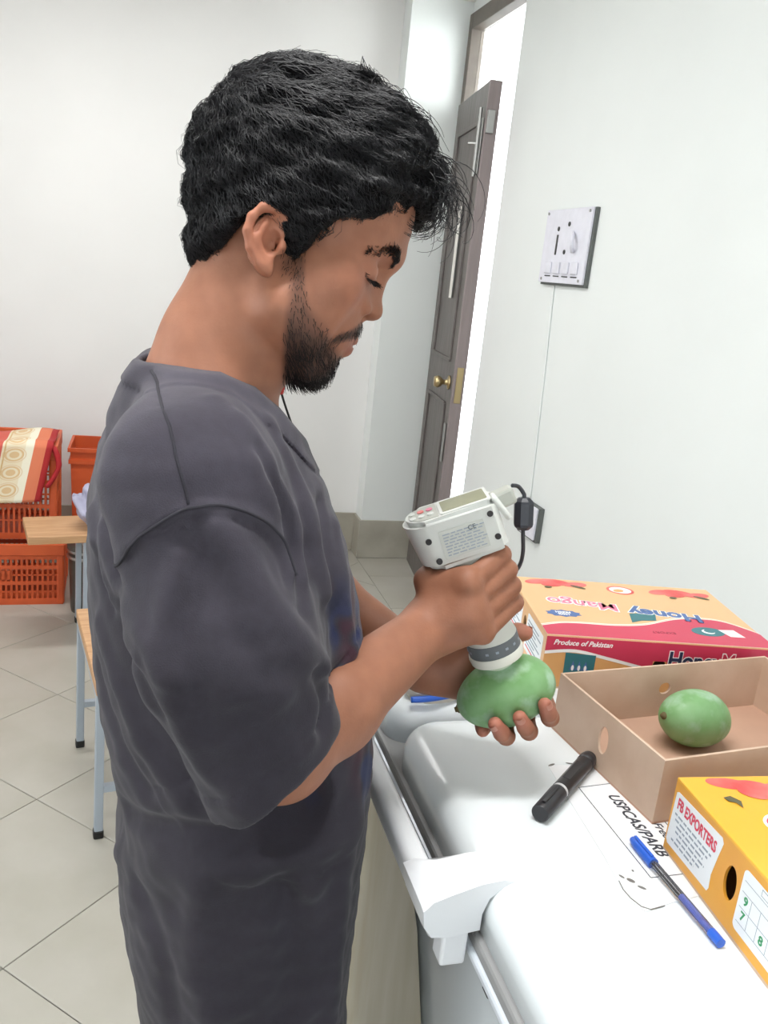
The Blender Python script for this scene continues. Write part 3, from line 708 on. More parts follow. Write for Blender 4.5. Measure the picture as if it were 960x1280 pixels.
for x in (.130, .142, .156, .170): flat('table_line', [(x, .020), (x+.0005, .020), (x+.0005, .048), (x, .048)], Ym, M_TXG, tb, .0003, .0004)
for s_, x, z in (('9', .1235, .042), ('7', .1235, .028), ('8', .149, .027)): text_mesh('table_mark', s_, .011, Ym @ Matrix.Translation((x, z, .0004)), M_TXGN, tb, .0001, .0003)
for k in range(2): flat('tick_box', [(.138+.014*k, .0605), (.148+.014*k, .0605), (.148+.014*k, .0665), (.138+.014*k, .0665)], Ym, M_TXG, tb, .0003, .0004); flat('tick_box_inner', [(.1387+.014*k, .0612), (.1473+.014*k, .0612), (.1473+.014*k, .0658), (.1387+.014*k, .0658)], Ym, M_STICK, tb, .0004, .0005)
Yt = Matrix.Translation((0, 0, YH)); yt = YP['top']
for k, (cx, cy, rx, ry, ro) in enumerate(((.045, .188, .022, .009, -.2), (.068, .180, .022, .012, -.3), (.090, .176, .022, .012, .2), (.060, .172, .014, .008, -.5), (.115, .178, .020, .010, .1))):
    flat('printed_fruit', [(x, min(y, YD-.003)) for x, y in ellipse(cx, cy, rx, ry, 20, ro)], Yt, M_PINK, yt, .0001+.0001*k, .0002+.0001*k)
flat('printed_leaf', [(.026, .166), (.034, .168), (.040, .160), (.036, .150), (.034, .158), (.028, .160)], Yt, M_LEAFP, yt, .0007, .0008)
flat('badge_ring', ellipse(.062, .126, .020, .016), Yt, M_WHITE, yt); flat('badge', ellipse(.062, .126, .017, .013), Yt, M_TXR, yt, .0003, .0004)
R2 = Yt @ Matrix.Translation((.16, .09, 0)) @ Matrix.Rotation(math.pi, 4, 'Z'); outlined('Honey Mango', .036, R2, (M_TXR, M_WHITE), yt, (.0026, .0010))
flat('wave_crimson', [(0.001, .0005)]+[(x*.998, .03+.02*math.sin(x*14)) for x in np.linspace(.001, .311, 24)]+[(.311, .0005)], Yt, M_RED, yt)

# ------------------------------------------------------------------ mangoes
def mango_mat():
    m = mat('green_mango_skin', C(132, 174, 124), .42, color2=C(104, 150, 88), nscale=22, bump=.04, bscale=500, spec=.4)
    nt = m.node_tree; N, L = nt.nodes, nt.links; b = N['Principled BSDF']
    old = b.inputs['Base Color'].links[0].from_socket
    tc = N.new('ShaderNodeTexCoord'); n1 = N.new('ShaderNodeTexNoise'); n1.inputs['Scale'].default_value = 38; n1.inputs['Detail'].default_value = 5; L.new(tc.outputs['Object'], n1.inputs['Vector'])
    rp = N.new('ShaderNodeMapRange'); rp.inputs[1].default_value = .48; rp.inputs[2].default_value = .68; rp.inputs[4].default_value = .75; L.new(n1.outputs[0], rp.inputs[0])
    mx = N.new('ShaderNodeMix'); mx.data_type = 'RGBA'; mx.inputs[7].default_value = (*C(168, 198, 172), 1); L.new(rp.outputs[0], mx.inputs[0]); L.new(old, mx.inputs[6]); L.new(mx.outputs[2], b.inputs['Base Color'])
    return m
M_MANGO = mango_mat()
def mango(loc, ex, ey, r, label):
    bm = bmesh.new(); bmesh.ops.create_uvsphere(bm, u_segments=48, v_segments=32, radius=1)
    for v in bm.verts:
        x, y, z = v.co.z, v.co.x, v.co.y
        f = 1+.10*x*(1 if y > 0 else -.2)-.07*x*x*(.5-.5*y); z *= .96
        v.co = Vector((r[0]*x*(1+.03*y), r[1]*(y*f-.10*(x*x-.3)*(.6)), r[2]*z*(1+.05*x)))
    o = bm_obj('mango', bm, M_MANGO, None, True); o.matrix_world = frame_M(loc, ex, ey); tag(o, label, 'mango', 'green mangoes')
    bm = bmesh.new(); lathe(bm, [(0, -.004), (.004, -.003), (.0045, .001), (.003, .002), (.0025, .004), (0, .004)], 12, Matrix.Translation((-r[0]*.985, -.002, 0)) @ Matrix.Rotation(-math.pi/2, 4, 'Y')); bm_obj('stem_scar', bm, mat('mango_stem', C(96, 84, 52), .8), o, True)
    return o
mango((.630, .7735, LZ+.0375), (.97, .10, -.22), (.2, .3, 1), (.047, .0335, .034), 'green mango lying in the open brown cardboard tray')

# ------------------------------------------------------------------ sign taped on the lid
M_SIGN = mat('sign_paper', C(238, 240, 243), .35, noise=.03, nscale=30)
M_INK = mat('sign_ink', C(52, 56, 66), .6)
sg = empty('printed_sign', (.47, .64, LZ), label='taped paper sign reading Ultra Low Freezer USPCAS/PARB on the freezer lid', cat='sign')
G = lambda x, y, z=0: (x-.47, y-.64, z)
bm = bmesh.new(); prism(bm, [G(*p)[:2] for p in ((.438, .752), (.520, .744), (.524, .545), (.455, .535), (.424, .528), (.416, .545), (.424, .60))], .0002, .0006); bm_obj('paper', bm, M_SIGN, sg)
for a, b in (((.453, .708), (.453, .567)), ((.453, .708), (.515, .713)), ((.453, .567), (.515, .568)), ((.515, .713), (.515, .568))):
    bm = bmesh.new(); cyl(bm, G(*a, .0005), G(*b, .0005), .0005, n=6); bm_obj('border_line', bm, M_INK, sg)
Sm = frame_M(G(.486, .643, .0008), (0, -1, 0), (1, 0, 0))
text_mesh('lettering', 'USPCAS/PARB', .0175, Sm @ Matrix.Translation((0, -.003, 0)), M_INK, sg, .0001, .0003, shear=.25, xs=.92)
text_mesh('lettering', 'Ultra Low Freezer', .0135, Sm @ Matrix.Translation((-.008, .0175, 0)), M_INK, sg, .0001, .0001, shear=.3, xs=1.0)
M_SMUDGE = mat('tape_dirt', C(120, 118, 114), .8)
for i, (x, y, rx, ry, ro) in enumerate(((.4262, .572, .0012, .003, .5), (.432, .566, .0022, .004, .7), (.4372, .556, .0016, .004, .8), (.441, .578, .001, .0015, 0), (.4425, .752, .0015, .005, -1.2), (.470, .751, .0012, .010, 1.2), (.482, .748, .001, .007, .9))):
    bm = bmesh.new(); prism(bm, ellipse(*G(x, y)[:2], rx, ry, 12, ro), .0006, .0008); bm_obj('dirt_mark', bm, M_SMUDGE, sg)
bm = bmesh.new(); tube(bm, [G(*p, .0008) for p in ((.4205, .567), (.4185, .556), (.4195, .545), (.4235, .534), (.430, .5295), (.445, .532))], .0005, 5); bm_obj('tape_edge', bm, M_SMUDGE, sg)

# ------------------------------------------------------------------ marker and ballpoint pen
M_MK = mat('marker_black', C(34, 34, 38), .32, spec=.5); M_MKC = mat('marker_cap', C(44, 44, 48), .38)
def along(name, p0, p1, label, cat_):
    d = Vector(p1)-Vector(p0); e = empty(name, p0, label=label, cat=cat_); e.rotation_mode = 'QUATERNION'; e.rotation_quaternion = d.to_track_quat('Z', 'Y'); return e, d.length
mk, ml = along('marker_pen', (.383, .657, LZ+.0098), (.485, .7475, LZ+.0098), 'thick black marker lying on the freezer lid beside the sign', 'marker')
def turn(name, prof, m, parent, n=28):
    bm = bmesh.new(); lathe(bm, prof, n); o = bm_obj(name, bm, m, parent, True); md = o.modifiers.new('edge', 'EDGE_SPLIT'); md.split_angle = math.radians(40); return o
turn('cap', [(0, 0), (.0082, 0), (.0090, .001), (.0094, .047), (0, .047)], M_MKC, mk)
turn('band', [(.0080, .047), (.0088, .047), (.0088, .052), (.0080, .052)], mat('marker_band', C(190, 190, 192), .4), mk)
turn('barrel', [(0, .052), (.0092, .052), (.0092, ml-.018), (.0088, ml-.015), (.0088, ml-.002), (.0080, ml), (0, ml)], M_MK, mk)
turn('end_plug', [(.0089, ml-.016), (.0096, ml-.015), (.0096, ml-.006), (.0089, ml-.005)], M_MKC, mk)
bm = bmesh.new(); bx(bm, (0, .0105, .024), (.004, .0018, .036), bev=.0006); bm_obj('clip', bm, M_MKC, mk)
flat('printed_label', [(-.004, .064), (.004, .064), (.004, .105), (-.004, .105)], frame_M((0, 0.0090, 0), (-1, 0, 0), (0, 0, 1)), M_MKC, mk)
pn, pl = along('ballpoint_pen', (.4615, .615, LZ+.0050), (.4640, .4805, LZ+.0050), 'clear ballpoint pen with a blue cap lying in front of the yellow carton', 'pen')
M_PB = mat('pen_blue', C(44, 98, 204), .35); M_CLR = mat('pen_clear', (.96, .97, 1.0), .05, trans=.95)
turn('cap', [(0, 0), (.0030, 0), (.0042, .004), (.0050, .010), (.0052, .036), (0, .036)], M_PB, pn); bm = bmesh.new(); bx(bm, (0, .0058, .018), (.003, .0014, .030), bev=.0005); bm_obj('clip', bm, M_PB, pn)
turn('barrel', [(.0034, .036), (.0041, .036), (.0041, pl-.012), (.0034, pl-.012)], M_CLR, pn, 6)
turn('refill', [(0, .03), (.0012, .03), (.0012, .080), (0, .080)], M_DARK, pn, 10)
turn('ink', [(0, .079), (.0021, .079), (.0021, pl-.014), (0, pl-.014)], mat('pen_ink', C(90, 110, 214), .4), pn, 10)
turn('end_plug', [(0, pl-.013), (.0043, pl-.013), (.0043, pl), (0, pl)], M_PB, pn, 12)

# ------------------------------------------------------------------ limp packet on the end cover
bm = bmesh.new(); bmesh.ops.create_uvsphere(bm, u_segments=40, v_segments=24, radius=1)
for v in bm.verts:
    x, y, z = v.co; q = lambda a: math.copysign(abs(a)**.6, a)
    n = 1+.06*math.sin(8*x+5*y)+.05*math.sin(11*y-4*x+2)
    v.co = Vector((q(x)*.044*n, q(y)*.034*n, max(q(z), -.8)*.016*(1+.3*math.sin(6*x+7*y))+.0128))
pk = tag(bm_obj('plastic_packet', bm, mat('packet_plastic', C(222, 214, 198), .3, noise=.1, nscale=40, bump=.5, bscale=60), None, True, (.362, .930, LZ)), 'limp cream plastic packet with a blue edge on the far end of the freezer', 'packet')
bm = bmesh.new(); tube(bm, smooth_path([(-.040, -.036, .008), (-.015, -.038, .010), (.015, -.030, .010), (.044, -.014, .010)], 6), .004, 8); bm_obj('blue_seal', bm, M_PB, pk, True)
# ------------------------------------------------------------------ hand-held fruit quality meter
GO = np.array([.325, .749, 1.205])                         # grip centre
_ps, _tt = math.radians(-12), math.radians(24)
_bh = np.array([math.cos(_ps), math.sin(_ps), 0]); Gc = np.array([-math.sin(_ps), math.cos(_ps), 0])
Ga = -math.sin(_tt)*_bh+math.cos(_tt)*np.array([0, 0, 1.0]); Gb = math.cos(_tt)*_bh+math.sin(_tt)*np.array([0, 0, 1.0])
def GP(b, a, c): return GO+Gb*b+Ga*a+Gc*c                  # b: along the head, a: up the grip, c: away from the photographer
CABLE = [(.356, .770, 1.310), (.364, .773, 1.3085), (.3705, .773, 1.302), (.372, .772, 1.296), (.374, .768, 1.264), (.379, .771, 1.240), (.382, .781, 1.221), (.386, .810, 1.190), (.395, .86, 1.10), (.41, .91, 1.03), (.43, .96, 1.0035), (.445, 1.04, 1.0025), (.475, 1.105, 1.0025), (.53, 1.145, 1.0025), (.60, 1.155, 1.0025)]
FER = [(.3718, .7722, 1.2975), (.3740, .7680, 1.2640)]
M_MET = mat('meter_shell', C(214, 216, 212), .38, noise=.02, nscale=20); M_METD = mat('meter_panel', C(176, 178, 170), .4)
M_LCD = mat('meter_lcd', C(148, 148, 118), .2, noise=.12, nscale=40); M_METG = mat('meter_label_grey', C(98, 104, 108), .5); M_RING = mat('meter_ring', C(222, 222, 212), .3)
fm = empty('fruit_meter', tuple(GP(0, -.083, 0)), label='white hand-held fruit meter gripped by the man and pressed on a mango', cat='meter')
fm.matrix_world = frame_M(GP(0, 0, 0), Gb, Gc) @ Matrix.Identity(4)
# local axes: x = along the head (b), y = away (c), z = b x c -> along the grip (a)
hx0, hx1, hz0, hz1, hw = -.050, .042, .042, .094, .0265
poly = []
for k in range(13): a = math.radians(90+180*k/12); poly.append((hx0+.022+.022*math.cos(a), hw*math.sin(a)))
poly += [(hx1-.006, -hw), (hx1, -hw+.006), (hx1, hw-.006), (hx1-.006, hw)]
bm = bmesh.new(); prism(bm, poly, hz0, hz1)
for v in bm.verts:
    if v.co.z < hz0+.001: v.co.x = v.co.x*.93+.004; v.co.y *= .93
bmesh.ops.bevel(bm, geom=[e for e in bm.edges if abs(e.verts[0].co.z-e.verts[1].co.z) < 1e-5], offset=.005, segments=4, affect='EDGES')
o = bm_obj('head_shell', bm, M_MET, fm, True); o.modifiers.new('edge', 'EDGE_SPLIT').split_angle = math.radians(38)
def scaled(p, s, dx=0): cx = (hx0+hx1)/2; return [((x-cx)*s+cx+dx, y*s) for x, y in p]
key = [(x, y) for x, y in scaled(poly, .80) if x < -.012]; key = sorted(key, key=lambda q: -q[1]); lft = [(x, y) for x, y in scaled(poly, .82)][:13]
flat('key_panel', [(-.013, hw*.82)]+lft+[(-.013, -hw*.82)], Matrix.Translation((0, 0, hz1)), M_METD, fm, -.0002, .0006)
for i in range(3):
    for j in range(2):
        flat('button', ellipse(-.020-.0088*i, -.0085+.015*j, .0034, .0044, 16), Matrix.Translation((0, 0, hz1)), (M_MET, M_ROSE, M_PINK)[(i+j) % 3] if j else M_MET, fm, .0005, .0014)
flat('screen_bezel', rrect(.050, .044, .003, 4, .0135, 0), Matrix.Translation((0, 0, hz1)), M_MET, fm, -.0002, .0012)
flat('screen', rrect(.044, .034, .002, 4, .0135, 0), Matrix.Translation((0, 0, hz1)), M_LCD, fm, .0012, .0016)
sd = frame_M((0, -hw, 0), (1, 0, 0), (0, 0, 1))
for x, z in ((-.030, .074), (-.026, .052), (.033, .082), (.034, .058)):
    bm = bmesh.new(); cyl(bm, (x, -hw*.965-.0012, z), (x, -hw*.93, z), .0030, n=16); bm_obj('screw', bm, M_DARK, fm)
pl_ = flat('rating_plate', [(-.019, .052), (.025, .052), (.025, .080), (-.019, .080)], frame_M((0, -hw, 0), (1, 0, 0), (0, 0, 1)), mat('meter_plate', C(196, 198, 192), .45), fm, .0000, .0003)
for k in range(8):
    x = -.016
    while x < .021:
        w = .003+.004*((k*5+int(x*3e3)) % 4)/3; flat('print_line', [(x, .0545+k*.003), (x+w, .0545+k*.003), (x+w, .0556+k*.003), (x, .0556+k*.003)], sd, M_TXG, pl_, .0003, .0005); x += w+.0014
text_mesh('certification_mark', 'CE', .0065, sd @ Matrix.Translation((.013, .0755, .0006)), M_METG, pl_, .0001, .0001)
# grip, flared nose and contact tip
o = turn('grip', [(0, .046), (.021, .046), (.0205, .02), (.0200, -.02), (.0215, -.036), (.0255, -.046), (.0265, -.050), (0, -.050)], mat('meter_grip', C(204, 206, 198), .4), fm, 36)
turn('nose_band', [(.0262, -.0495), (.0268, -.0500), (.0268, -.0645), (.0262, -.065)], M_METG, fm, 36)
for k in range(16): 
    if k % 5 != 4: flat('band_print', [(-.0016, -.0012), (.0016, -.0012), (.0016, .0012), (-.0016, .0012)], Matrix.Rotation(math.radians(22.5*k), 4, 'Z') @ frame_M((0, -.0268, -.057), (1, 0, 0), (0, 0, 1)), M_TXG, fm, .0000, .0003)
turn('nose_ring', [(0, -.064), (.0275, -.064), (.0285, -.068), (.0275, -.0735), (.020, -.0765), (0, -.0765)], M_RING, fm, 36)
turn('contact_tip', [(0, -.076), (.0165, -.076), (.0170, -.0795), (.0150, -.0835), (0, -.0835)], mat('meter_tip', C(186, 200, 176), .3), fm, 30)
bm = bmesh.new(); bx(bm, (.024, .0, .022), (.010, .012, .018), bev=.003); bm_obj('trigger', bm, M_METD, fm)
# connector flap, plug, cable with ferrite
bm = bmesh.new(); bx(bm, (.046, -.014, .082), (.006, .018, .028), bev=.0025, M=Matrix.Translation((.046, 0, .08)) @ Matrix.Rotation(-.35, 4, 'Y') @ Matrix.Translation((-.046, 0, -.08))); bm_obj('connector_flap', bm, M_MET, fm, True)
bm = bmesh.new(); bx(bm, (.051, .004, .0835), (.024, .018, .017), bev=.003, M=Matrix.Translation((.05, 0, .084)) @ Matrix.Rotation(-.12, 4, 'Y') @ Matrix.Translation((-.05, 0, -.084))); bm_obj('plug', bm, M_METD, fm)
W2L = np.array(fm.matrix_world.inverted())
def tol(p): q = W2L @ np.array([*p, 1.0]); return tuple(q[:3])
cab = [tol(p) for p in CABLE]
bm = bmesh.new(); tube(bm, smooth_path(cab, 8), .0021, 10); cb_ = bm_obj('cable', bm, mat('grey_cable', C(56, 58, 64), .45), fm, True)
f0, f1 = Vector(tol(FER[0])), Vector(tol(FER[1])); dd = f1-f0
bm = bmesh.new(); lathe(bm, [(0, 0), (.0055, 0), (.0095, .0035), (.0102, .006), (.0102, .027), (.0095, .0295), (.0055, .033), (0, .033)], 8, Matrix.Translation(f0) @ dd.to_track_quat('Z', 'Y').to_matrix().to_4x4()); bm_obj('ferrite_core', bm, mat('ferrite_black', C(36, 38, 48), .4), fm)
held = mango(tuple(GP(-.003, -.1155, 0)), tuple(Gb), tuple(Ga), (.0525, .0365, .0360), 'green mango held in the man\'s left hand under the meter')
# ------------------------------------------------------------------ the man: head frame and skeleton
HO = np.array([.109, .795, 1.518])                         # ear-canal level, median plane
_f = np.array([.895, -.345, -.284]); _u = np.array([.355, .16, .921])
_f /= np.linalg.norm(_f); _u -= _f*(_u@_f); _u /= np.linalg.norm(_u); _r = np.cross(_f, _u)
_yw = math.radians(4); _f, _r = _f*math.cos(_yw)-_r*math.sin(_yw), _r*math.cos(_yw)+_f*math.sin(_yw)
HB = np.array([_f, _r, _u])                                # rows: forward, to his right (towards the photographer), up
def HP_(u, r, v): return HO+np.array([u, r, v])@HB
def hl(p): return (p-HO)@HB.T
def hE(c, r, k=.01, B=None): return Ell(HP_(*c), r, HB if B is None else np.array(B)@HB, k)
def hC(a, b, ra, rb, k=.01): return Cone(HP_(*a), HP_(*b), ra, rb, k)
head = [hE((.006, 0, .050), (.098, .077, .088), .02), hE((.052, 0, .040), (.050, .062, .055), .02), hE((.050, 0, -.022), (.047, .060, .070), .025),
        hC((.0965, 0, .028), (.080, .036, .018), .009, .008, .014), hC((.0965, 0, .028), (.080, -.036, .018), .009, .008, .014)]
for s in (1, -1):
    head += [hE((.064, .047*s, -.022), (.024, .018, .020), .016), hC((.034, .052*s, -.062), (.070, .017*s, -.092), .017, .014, .018), hE((.046, .045*s, -.052), (.033, .018, .032), .02)]
head += [hE((.072, 0, -.084), (.018, .022, .016), .014), hE((.077, 0, -.052), (.020, .030, .026), .014)]
for s in (1, -1):                                           # eye sockets, then lids
    head += [Cut(hE((.103, .030*s, .002), (.016, .018, .012)), .012), hE((.0815, .0315*s, -.0005), (.0140, .0165, .0125), .004), hC((.0955, .023*s, -.0020), (.0835, .041*s, -.0035), .0016, .0014, .002)]
head += [hC((.092, 0, .012), (.0985, 0, -.016), .0072, .0085, .010), hE((.1015, 0, -.0225), (.0102, .0098, .0088), .006)]
for s in (1, -1):
    head += [hE((.0915, .0135*s, -.0255), (.0105, .0080, .0082), .0032), Cut(hE((.0975, .0075*s, -.0325), (.0055, .0032, .0040)), .003)]
head += [hC((.0945, 0, -.0535), (.084, .021, -.0575), .0052, .0030, .005), hC((.0945, 0, -.0535), (.084, -.021, -.0575), .0052, .0030, .005),
         hC((.0935, 0, -.0630), (.084, .018, -.0600), .0058, .0030, .004), hC((.0935, 0, -.0630), (.084, -.018, -.0600), .0058, .0030, .004),
         Cut(hC((.0985, .012, -.0580), (.0985, -.012, -.0580), .0012, .0012), .002)]
for s in (1, -1):                                           # ears
    e = [(.013+.86*q[0], q[1]-.001, -.019+.86*q[2]) for q in [(.006, .072, .014), (.001, .076, .022), (-.010, .080, .0265), (-.021, .084, .022), (-.0265, .086, .009), (-.0255, .086, -.004), (-.018, .083, -.016), (-.006, .079, -.026), (.004, .074, -.029)]]
    ee = lambda u, r, v: (.013+.86*u, r*s, -.019+.86*v)
    head += [hE(ee(-.009, .073, -.001), (.014, .006, .023), .006, [[.97, .24*s, 0], [-.24*s, .97, 0], [0, 0, 1]])]
    for a, b in zip(e, e[1:]): head.append(hC((a[0], a[1]*s, a[2]), (b[0], b[1]*s, b[2]), .0038, .0038, .0025))
    head += [hE(ee(-.001, .074, -.024), (.007, .005, .008), .004), Cut(hE(ee(-.002, .083, -.003), (.0080, .012, .0110)), .003), Cut(hE(ee(-.013, .087, .014), (.0065, .0055, .006)), .003),
             hC(ee(-.014, .080, .012), ee(-.016, .082, -.006), .0030, .0030, .003), hC(ee(-.016, .082, -.006), ee(-.006, .078, -.017), .0030, .0026, .003), hE(ee(.0075, .074, -.003), (.0035, .004, .0055), .003)]
neck = [hC((-.008, 0, -.030), (-.008, 0, -.165), .048, .053, .03), hC((.015, 0, -.080), (.012, 0, -.150), .036, .040, .02),
        Cone(HP_(-.010, .012, -.105), (.045, .705, 1.350), .034, .030, .03), Cone(HP_(-.010, -.012, -.105), (.050, .890, 1.350), .034, .030, .03)]
# torso, legs
SHR, ELR, WRR = np.array([.040, .650, 1.345]), np.array([.113, .607, 1.124]), np.array([.2765, .735, 1.175])
SHL, ELL, WRL = np.array([.065, .960, 1.345]), np.array([.165, .958, 1.150]), GP(-.078, -.088, .060)
PEL = np.array([.085, .800, .90])
trunk = [Ell((.065, .800, 1.290), (.080, .140, .085), None, .04), Ell((.075, .800, 1.200), (.095, .145, .150), None, .05), Ell((.090, .800, 1.02), (.092, .140, .16), None, .05), Ell((.108, .800, .88), (.085, .140, .11), None, .05),
         Cone((.045, .745, 1.350), SHR+[0, .02, -.01], .030, .040, .03), Cone((.055, .86, 1.350), SHL-[0, .02, .01], .030, .040, .03)]
legs = []
for s, y in ((1, .715), (-1, .885)):
    legs += [Cone((.118, y+.02*s, .84), (.110, y-.01*s, .47), .066, .052, .03), Cone((.110, y-.01*s, .47), (.072, y-.015*s, .10), .050, .036, .02), Cone((.072, y-.015*s, .05), (.155, y-.03*s, .035), .034, .026, .02)]
def arm(S, E_, W_, k): return [Cone(S, E_, .047, .038, .03), Cone(E_, E_+(W_-E_)*.30, .035, .037, .02), Cone(E_+(W_-E_)*.30, W_, .037, .0255, .02)]
armsR = arm(SHR, ELR, WRR, 1); armsL = arm(SHL, ELL, WRL, -1)
# right hand round the grip
def fingers(joints, radii, k=.004):
    out = []
    for J in joints:
        for i in range(len(J)-1): out.append(Cone(J[i], J[i+1], radii[i], radii[i+1], k))
    return out
RJ = []
for i, (am, ap, rr) in enumerate(((.0270, .0335, 1.0), (.0095, .0170, 1.05), (-.0080, -.0005, 1.02), (-.0250, -.0185, .94))):
    pts = []
    for ph, rad, da in ((-12, .0385, am), (72, .0345*rr, ap), (134, .0315, ap+.001), (172, .0300, ap), (205, .0290, ap-.001)):
        a = math.radians(ph); pts.append(GP(rad*math.sin(a), da, -rad*math.cos(a)))
    RJ.append(pts)
RR = [.0110, .0100, .0087, .0078, .0070]
handR = []
for J in RJ: handR.append(Cone(WRR+(J[0]-WRR)*.18, J[0]+Gc*.001, .0165, .0108, .016))
handR += [Cone(WRR, GP(-.020, -.004, -.036), .0235, .019, .02), Cone(WRR, GP(-.038, .010, -.020), .020, .0165, .015), Cone(GP(-.038, .029, -.014), GP(-.004, .0295, -.034), .0125, .0120, .012)]
handR += fingers(RJ, RR, .0022)+[Ell(J[0]-Gc*.003, (.0105, .0105, .0105), None, .006) for J in RJ]
TH = [GP(-.042, .002, -.022), GP(-.043, .030, -.006), GP(-.028, .0345, .020), GP(-.004, .0330, .0335), GP(.006, .0325, .0345)]
handR += fingers([TH], [.0165, .0125, .0102, .0088, .0075], .006)
# left hand cupping the mango from below
LJ = []
for i, (bm_, bt, mr, cu) in enumerate(((.034, .029, .031, 1.0), (.012, .001, .0375, 1.0), (-.010, -.024, .0355, 1.0), (-.031, -.038, .027, .58))):
    pts = []
    for k, (th, ex) in enumerate(((22, .0125), (72, .0100), (116, .0085), (146, .0078), (168, .0070))):
        a = math.radians(th*cu); rr = mr+ex; b = bm_+(bt-bm_)*k/4; pts.append(GP(b, -.1135-rr*math.sin(a), rr*math.cos(a)))
    LJ.append(pts)
handL = []
for J in LJ: handL.append(Cone(WRL+(J[0]-WRL)*.2, J[0], .0165, .0108, .016))
handL += [Cone(WRL, GP(-.040, -.110, .046), .0235, .018, .02)]
handL += fingers(LJ, [.0108, .0098, .0088, .0080, .0072])
TL = [GP(-.048, -.092, .046), GP(-.016, -.078, .047), GP(.012, -.0715, .042), GP(.030, -.0735, .036), GP(.037, -.0755, .033)]
handL += fingers([TL], [.0165, .0125, .0104, .0090, .0076], .006)
# nails are cut in as shallow flats
BODY = head+neck+trunk+legs+armsR+handR+armsL+handL
body_field = Field(BODY)

# ------------------------------------------------------------------ T-shirt
class Loft:
    """stack of super-elliptic sections: rows (z, x_back, x_front, y_centre, half_width)"""
    def __init__(s, rows, k=.03):
        R = np.array(sorted(rows), float); s.R_ = R; s.k = k; s.c = np.array([.09, .80, .98]); s.R = .60
    def d(s, p):
        R = s.R_; z = p[:, 2]; f = lambda j: np.interp(z, R[:, 0], R[:, j])
        xb, xf, yc, hy = f(1), f(2), f(3), f(4); hx = (xf-xb)/2
        lean = (p[:, 1]-yc)*math.tan(math.radians(-5))
        q = (np.abs((p[:, 0]+lean*-1-(xb+xf)/2)/hx)**2.4+np.abs((p[:, 1]-yc)/hy)**2.4)**(1/2.4)
        d = (q-1)*np.minimum(hx, hy)*.95
        return smax(smax(d, R[0, 0]-z, .01), z-R[-1, 0], .05)
TORSO = Loft([(1.385, .020, .100, .80, .085), (1.36, -.008, .126, .80, .125), (1.32, -.036, .154, .80, .160), (1.26, -.046, .182, .80, .176), (1.19, -.045, .202, .80, .180), (1.12, -.040, .217, .80, .182), (1.06, -.032, .226, .80, .185),
              (1.00, -.020, .226, .80, .188), (.95, -.010, .225, .80, .190), (.89, -.014, .223, .80, .190), (.82, -.008, .222, .80, .190), (.74, .008, .224, .80, .190), (.62, .020, .228, .80, .195)])
CUFR_C, CUFR_N = np.array([.122, .606, 1.123]), np.array([.62, -.12, -.77]); CUFR_N /= np.linalg.norm(CUFR_N)
CUFL_C, CUFL_N = np.array([.140, .967, 1.140]), np.array([.62, -.10, -.77]); CUFL_N /= np.linalg.norm(CUFL_N)
def shirt_base(p, c=None, R=None):
    d = TORSO.d(p)
    for q in SHIRT_SH: d = smin(d, q.d(p), .045)
    for cones, cc, cn in ((SLEEVE_R, CUFR_C, CUFR_N), (SLEEVE_L, CUFL_C, CUFL_N)):
        if c is not None and np.linalg.norm(cones[0].c-c) > R+.36: continue
        a = np.full(len(p), 1.0)
        for q in cones: a = smin(a, q.d(p), .03)
        cut = (p-cc)@cn
        a = smax(a, cut, .006)
        d = smin(d, a, .018)
    return d
SHIRT_SH = [Cone((.040, .738, 1.372), (.036, .652, 1.336), .044, .062), Cone((.048, .875, 1.366), (.065, .955, 1.340), .044, .060), Cone(HP_(-.004, 0, -.085), HP_(.012, 0, -.165), .056, .062), Cone((.024, .78, 1.36), (.024, .86, 1.36), .040, .040)]
SLEEVE_R = [Cone((.036, .652, 1.333), (.068, .613, 1.214), .063, .065), Cone((.068, .613, 1.214), (.125, .600, 1.072), .065, .058)]
SLEEVE_L = [Cone((.062, .952, 1.335), (.092, .975, 1.235), .062, .062), Cone((.092, .975, 1.235), (.155, .965, 1.10), .062, .056)]
NECKCUT = [Cone(HP_(-.008, 0, -.05), HP_(-.008, 0, -.150), .0505, .0535), Cone(HP_(-.008, 0, -.130), HP_(.030, 0, -.165), .050, .040)]
INNER_R = [Cone(q.a, q.b, q.ra-.011, q.rb-.011) for q in SLEEVE_R]; INNER_L = [Cone(q.a, q.b, q.ra-.011, q.rb-.011) for q in SLEEVE_L]
FOLDS = []
def neck_d(p):
    n = np.full(len(p), 1.0)
    for q in NECKCUT: n = smin(n, q.d(p), .02)
    return n
def seg_dist(p, poly):
    best = np.full(len(p), 1e9)
    for a, b in zip(poly, poly[1:]):
        ab = b-a; t = np.clip((p-a)@ab/max(ab@ab, 1e-12), 0, 1); best = np.minimum(best, ((p-a-t[:, None]*ab)**2).sum(1))
    return np.sqrt(best)
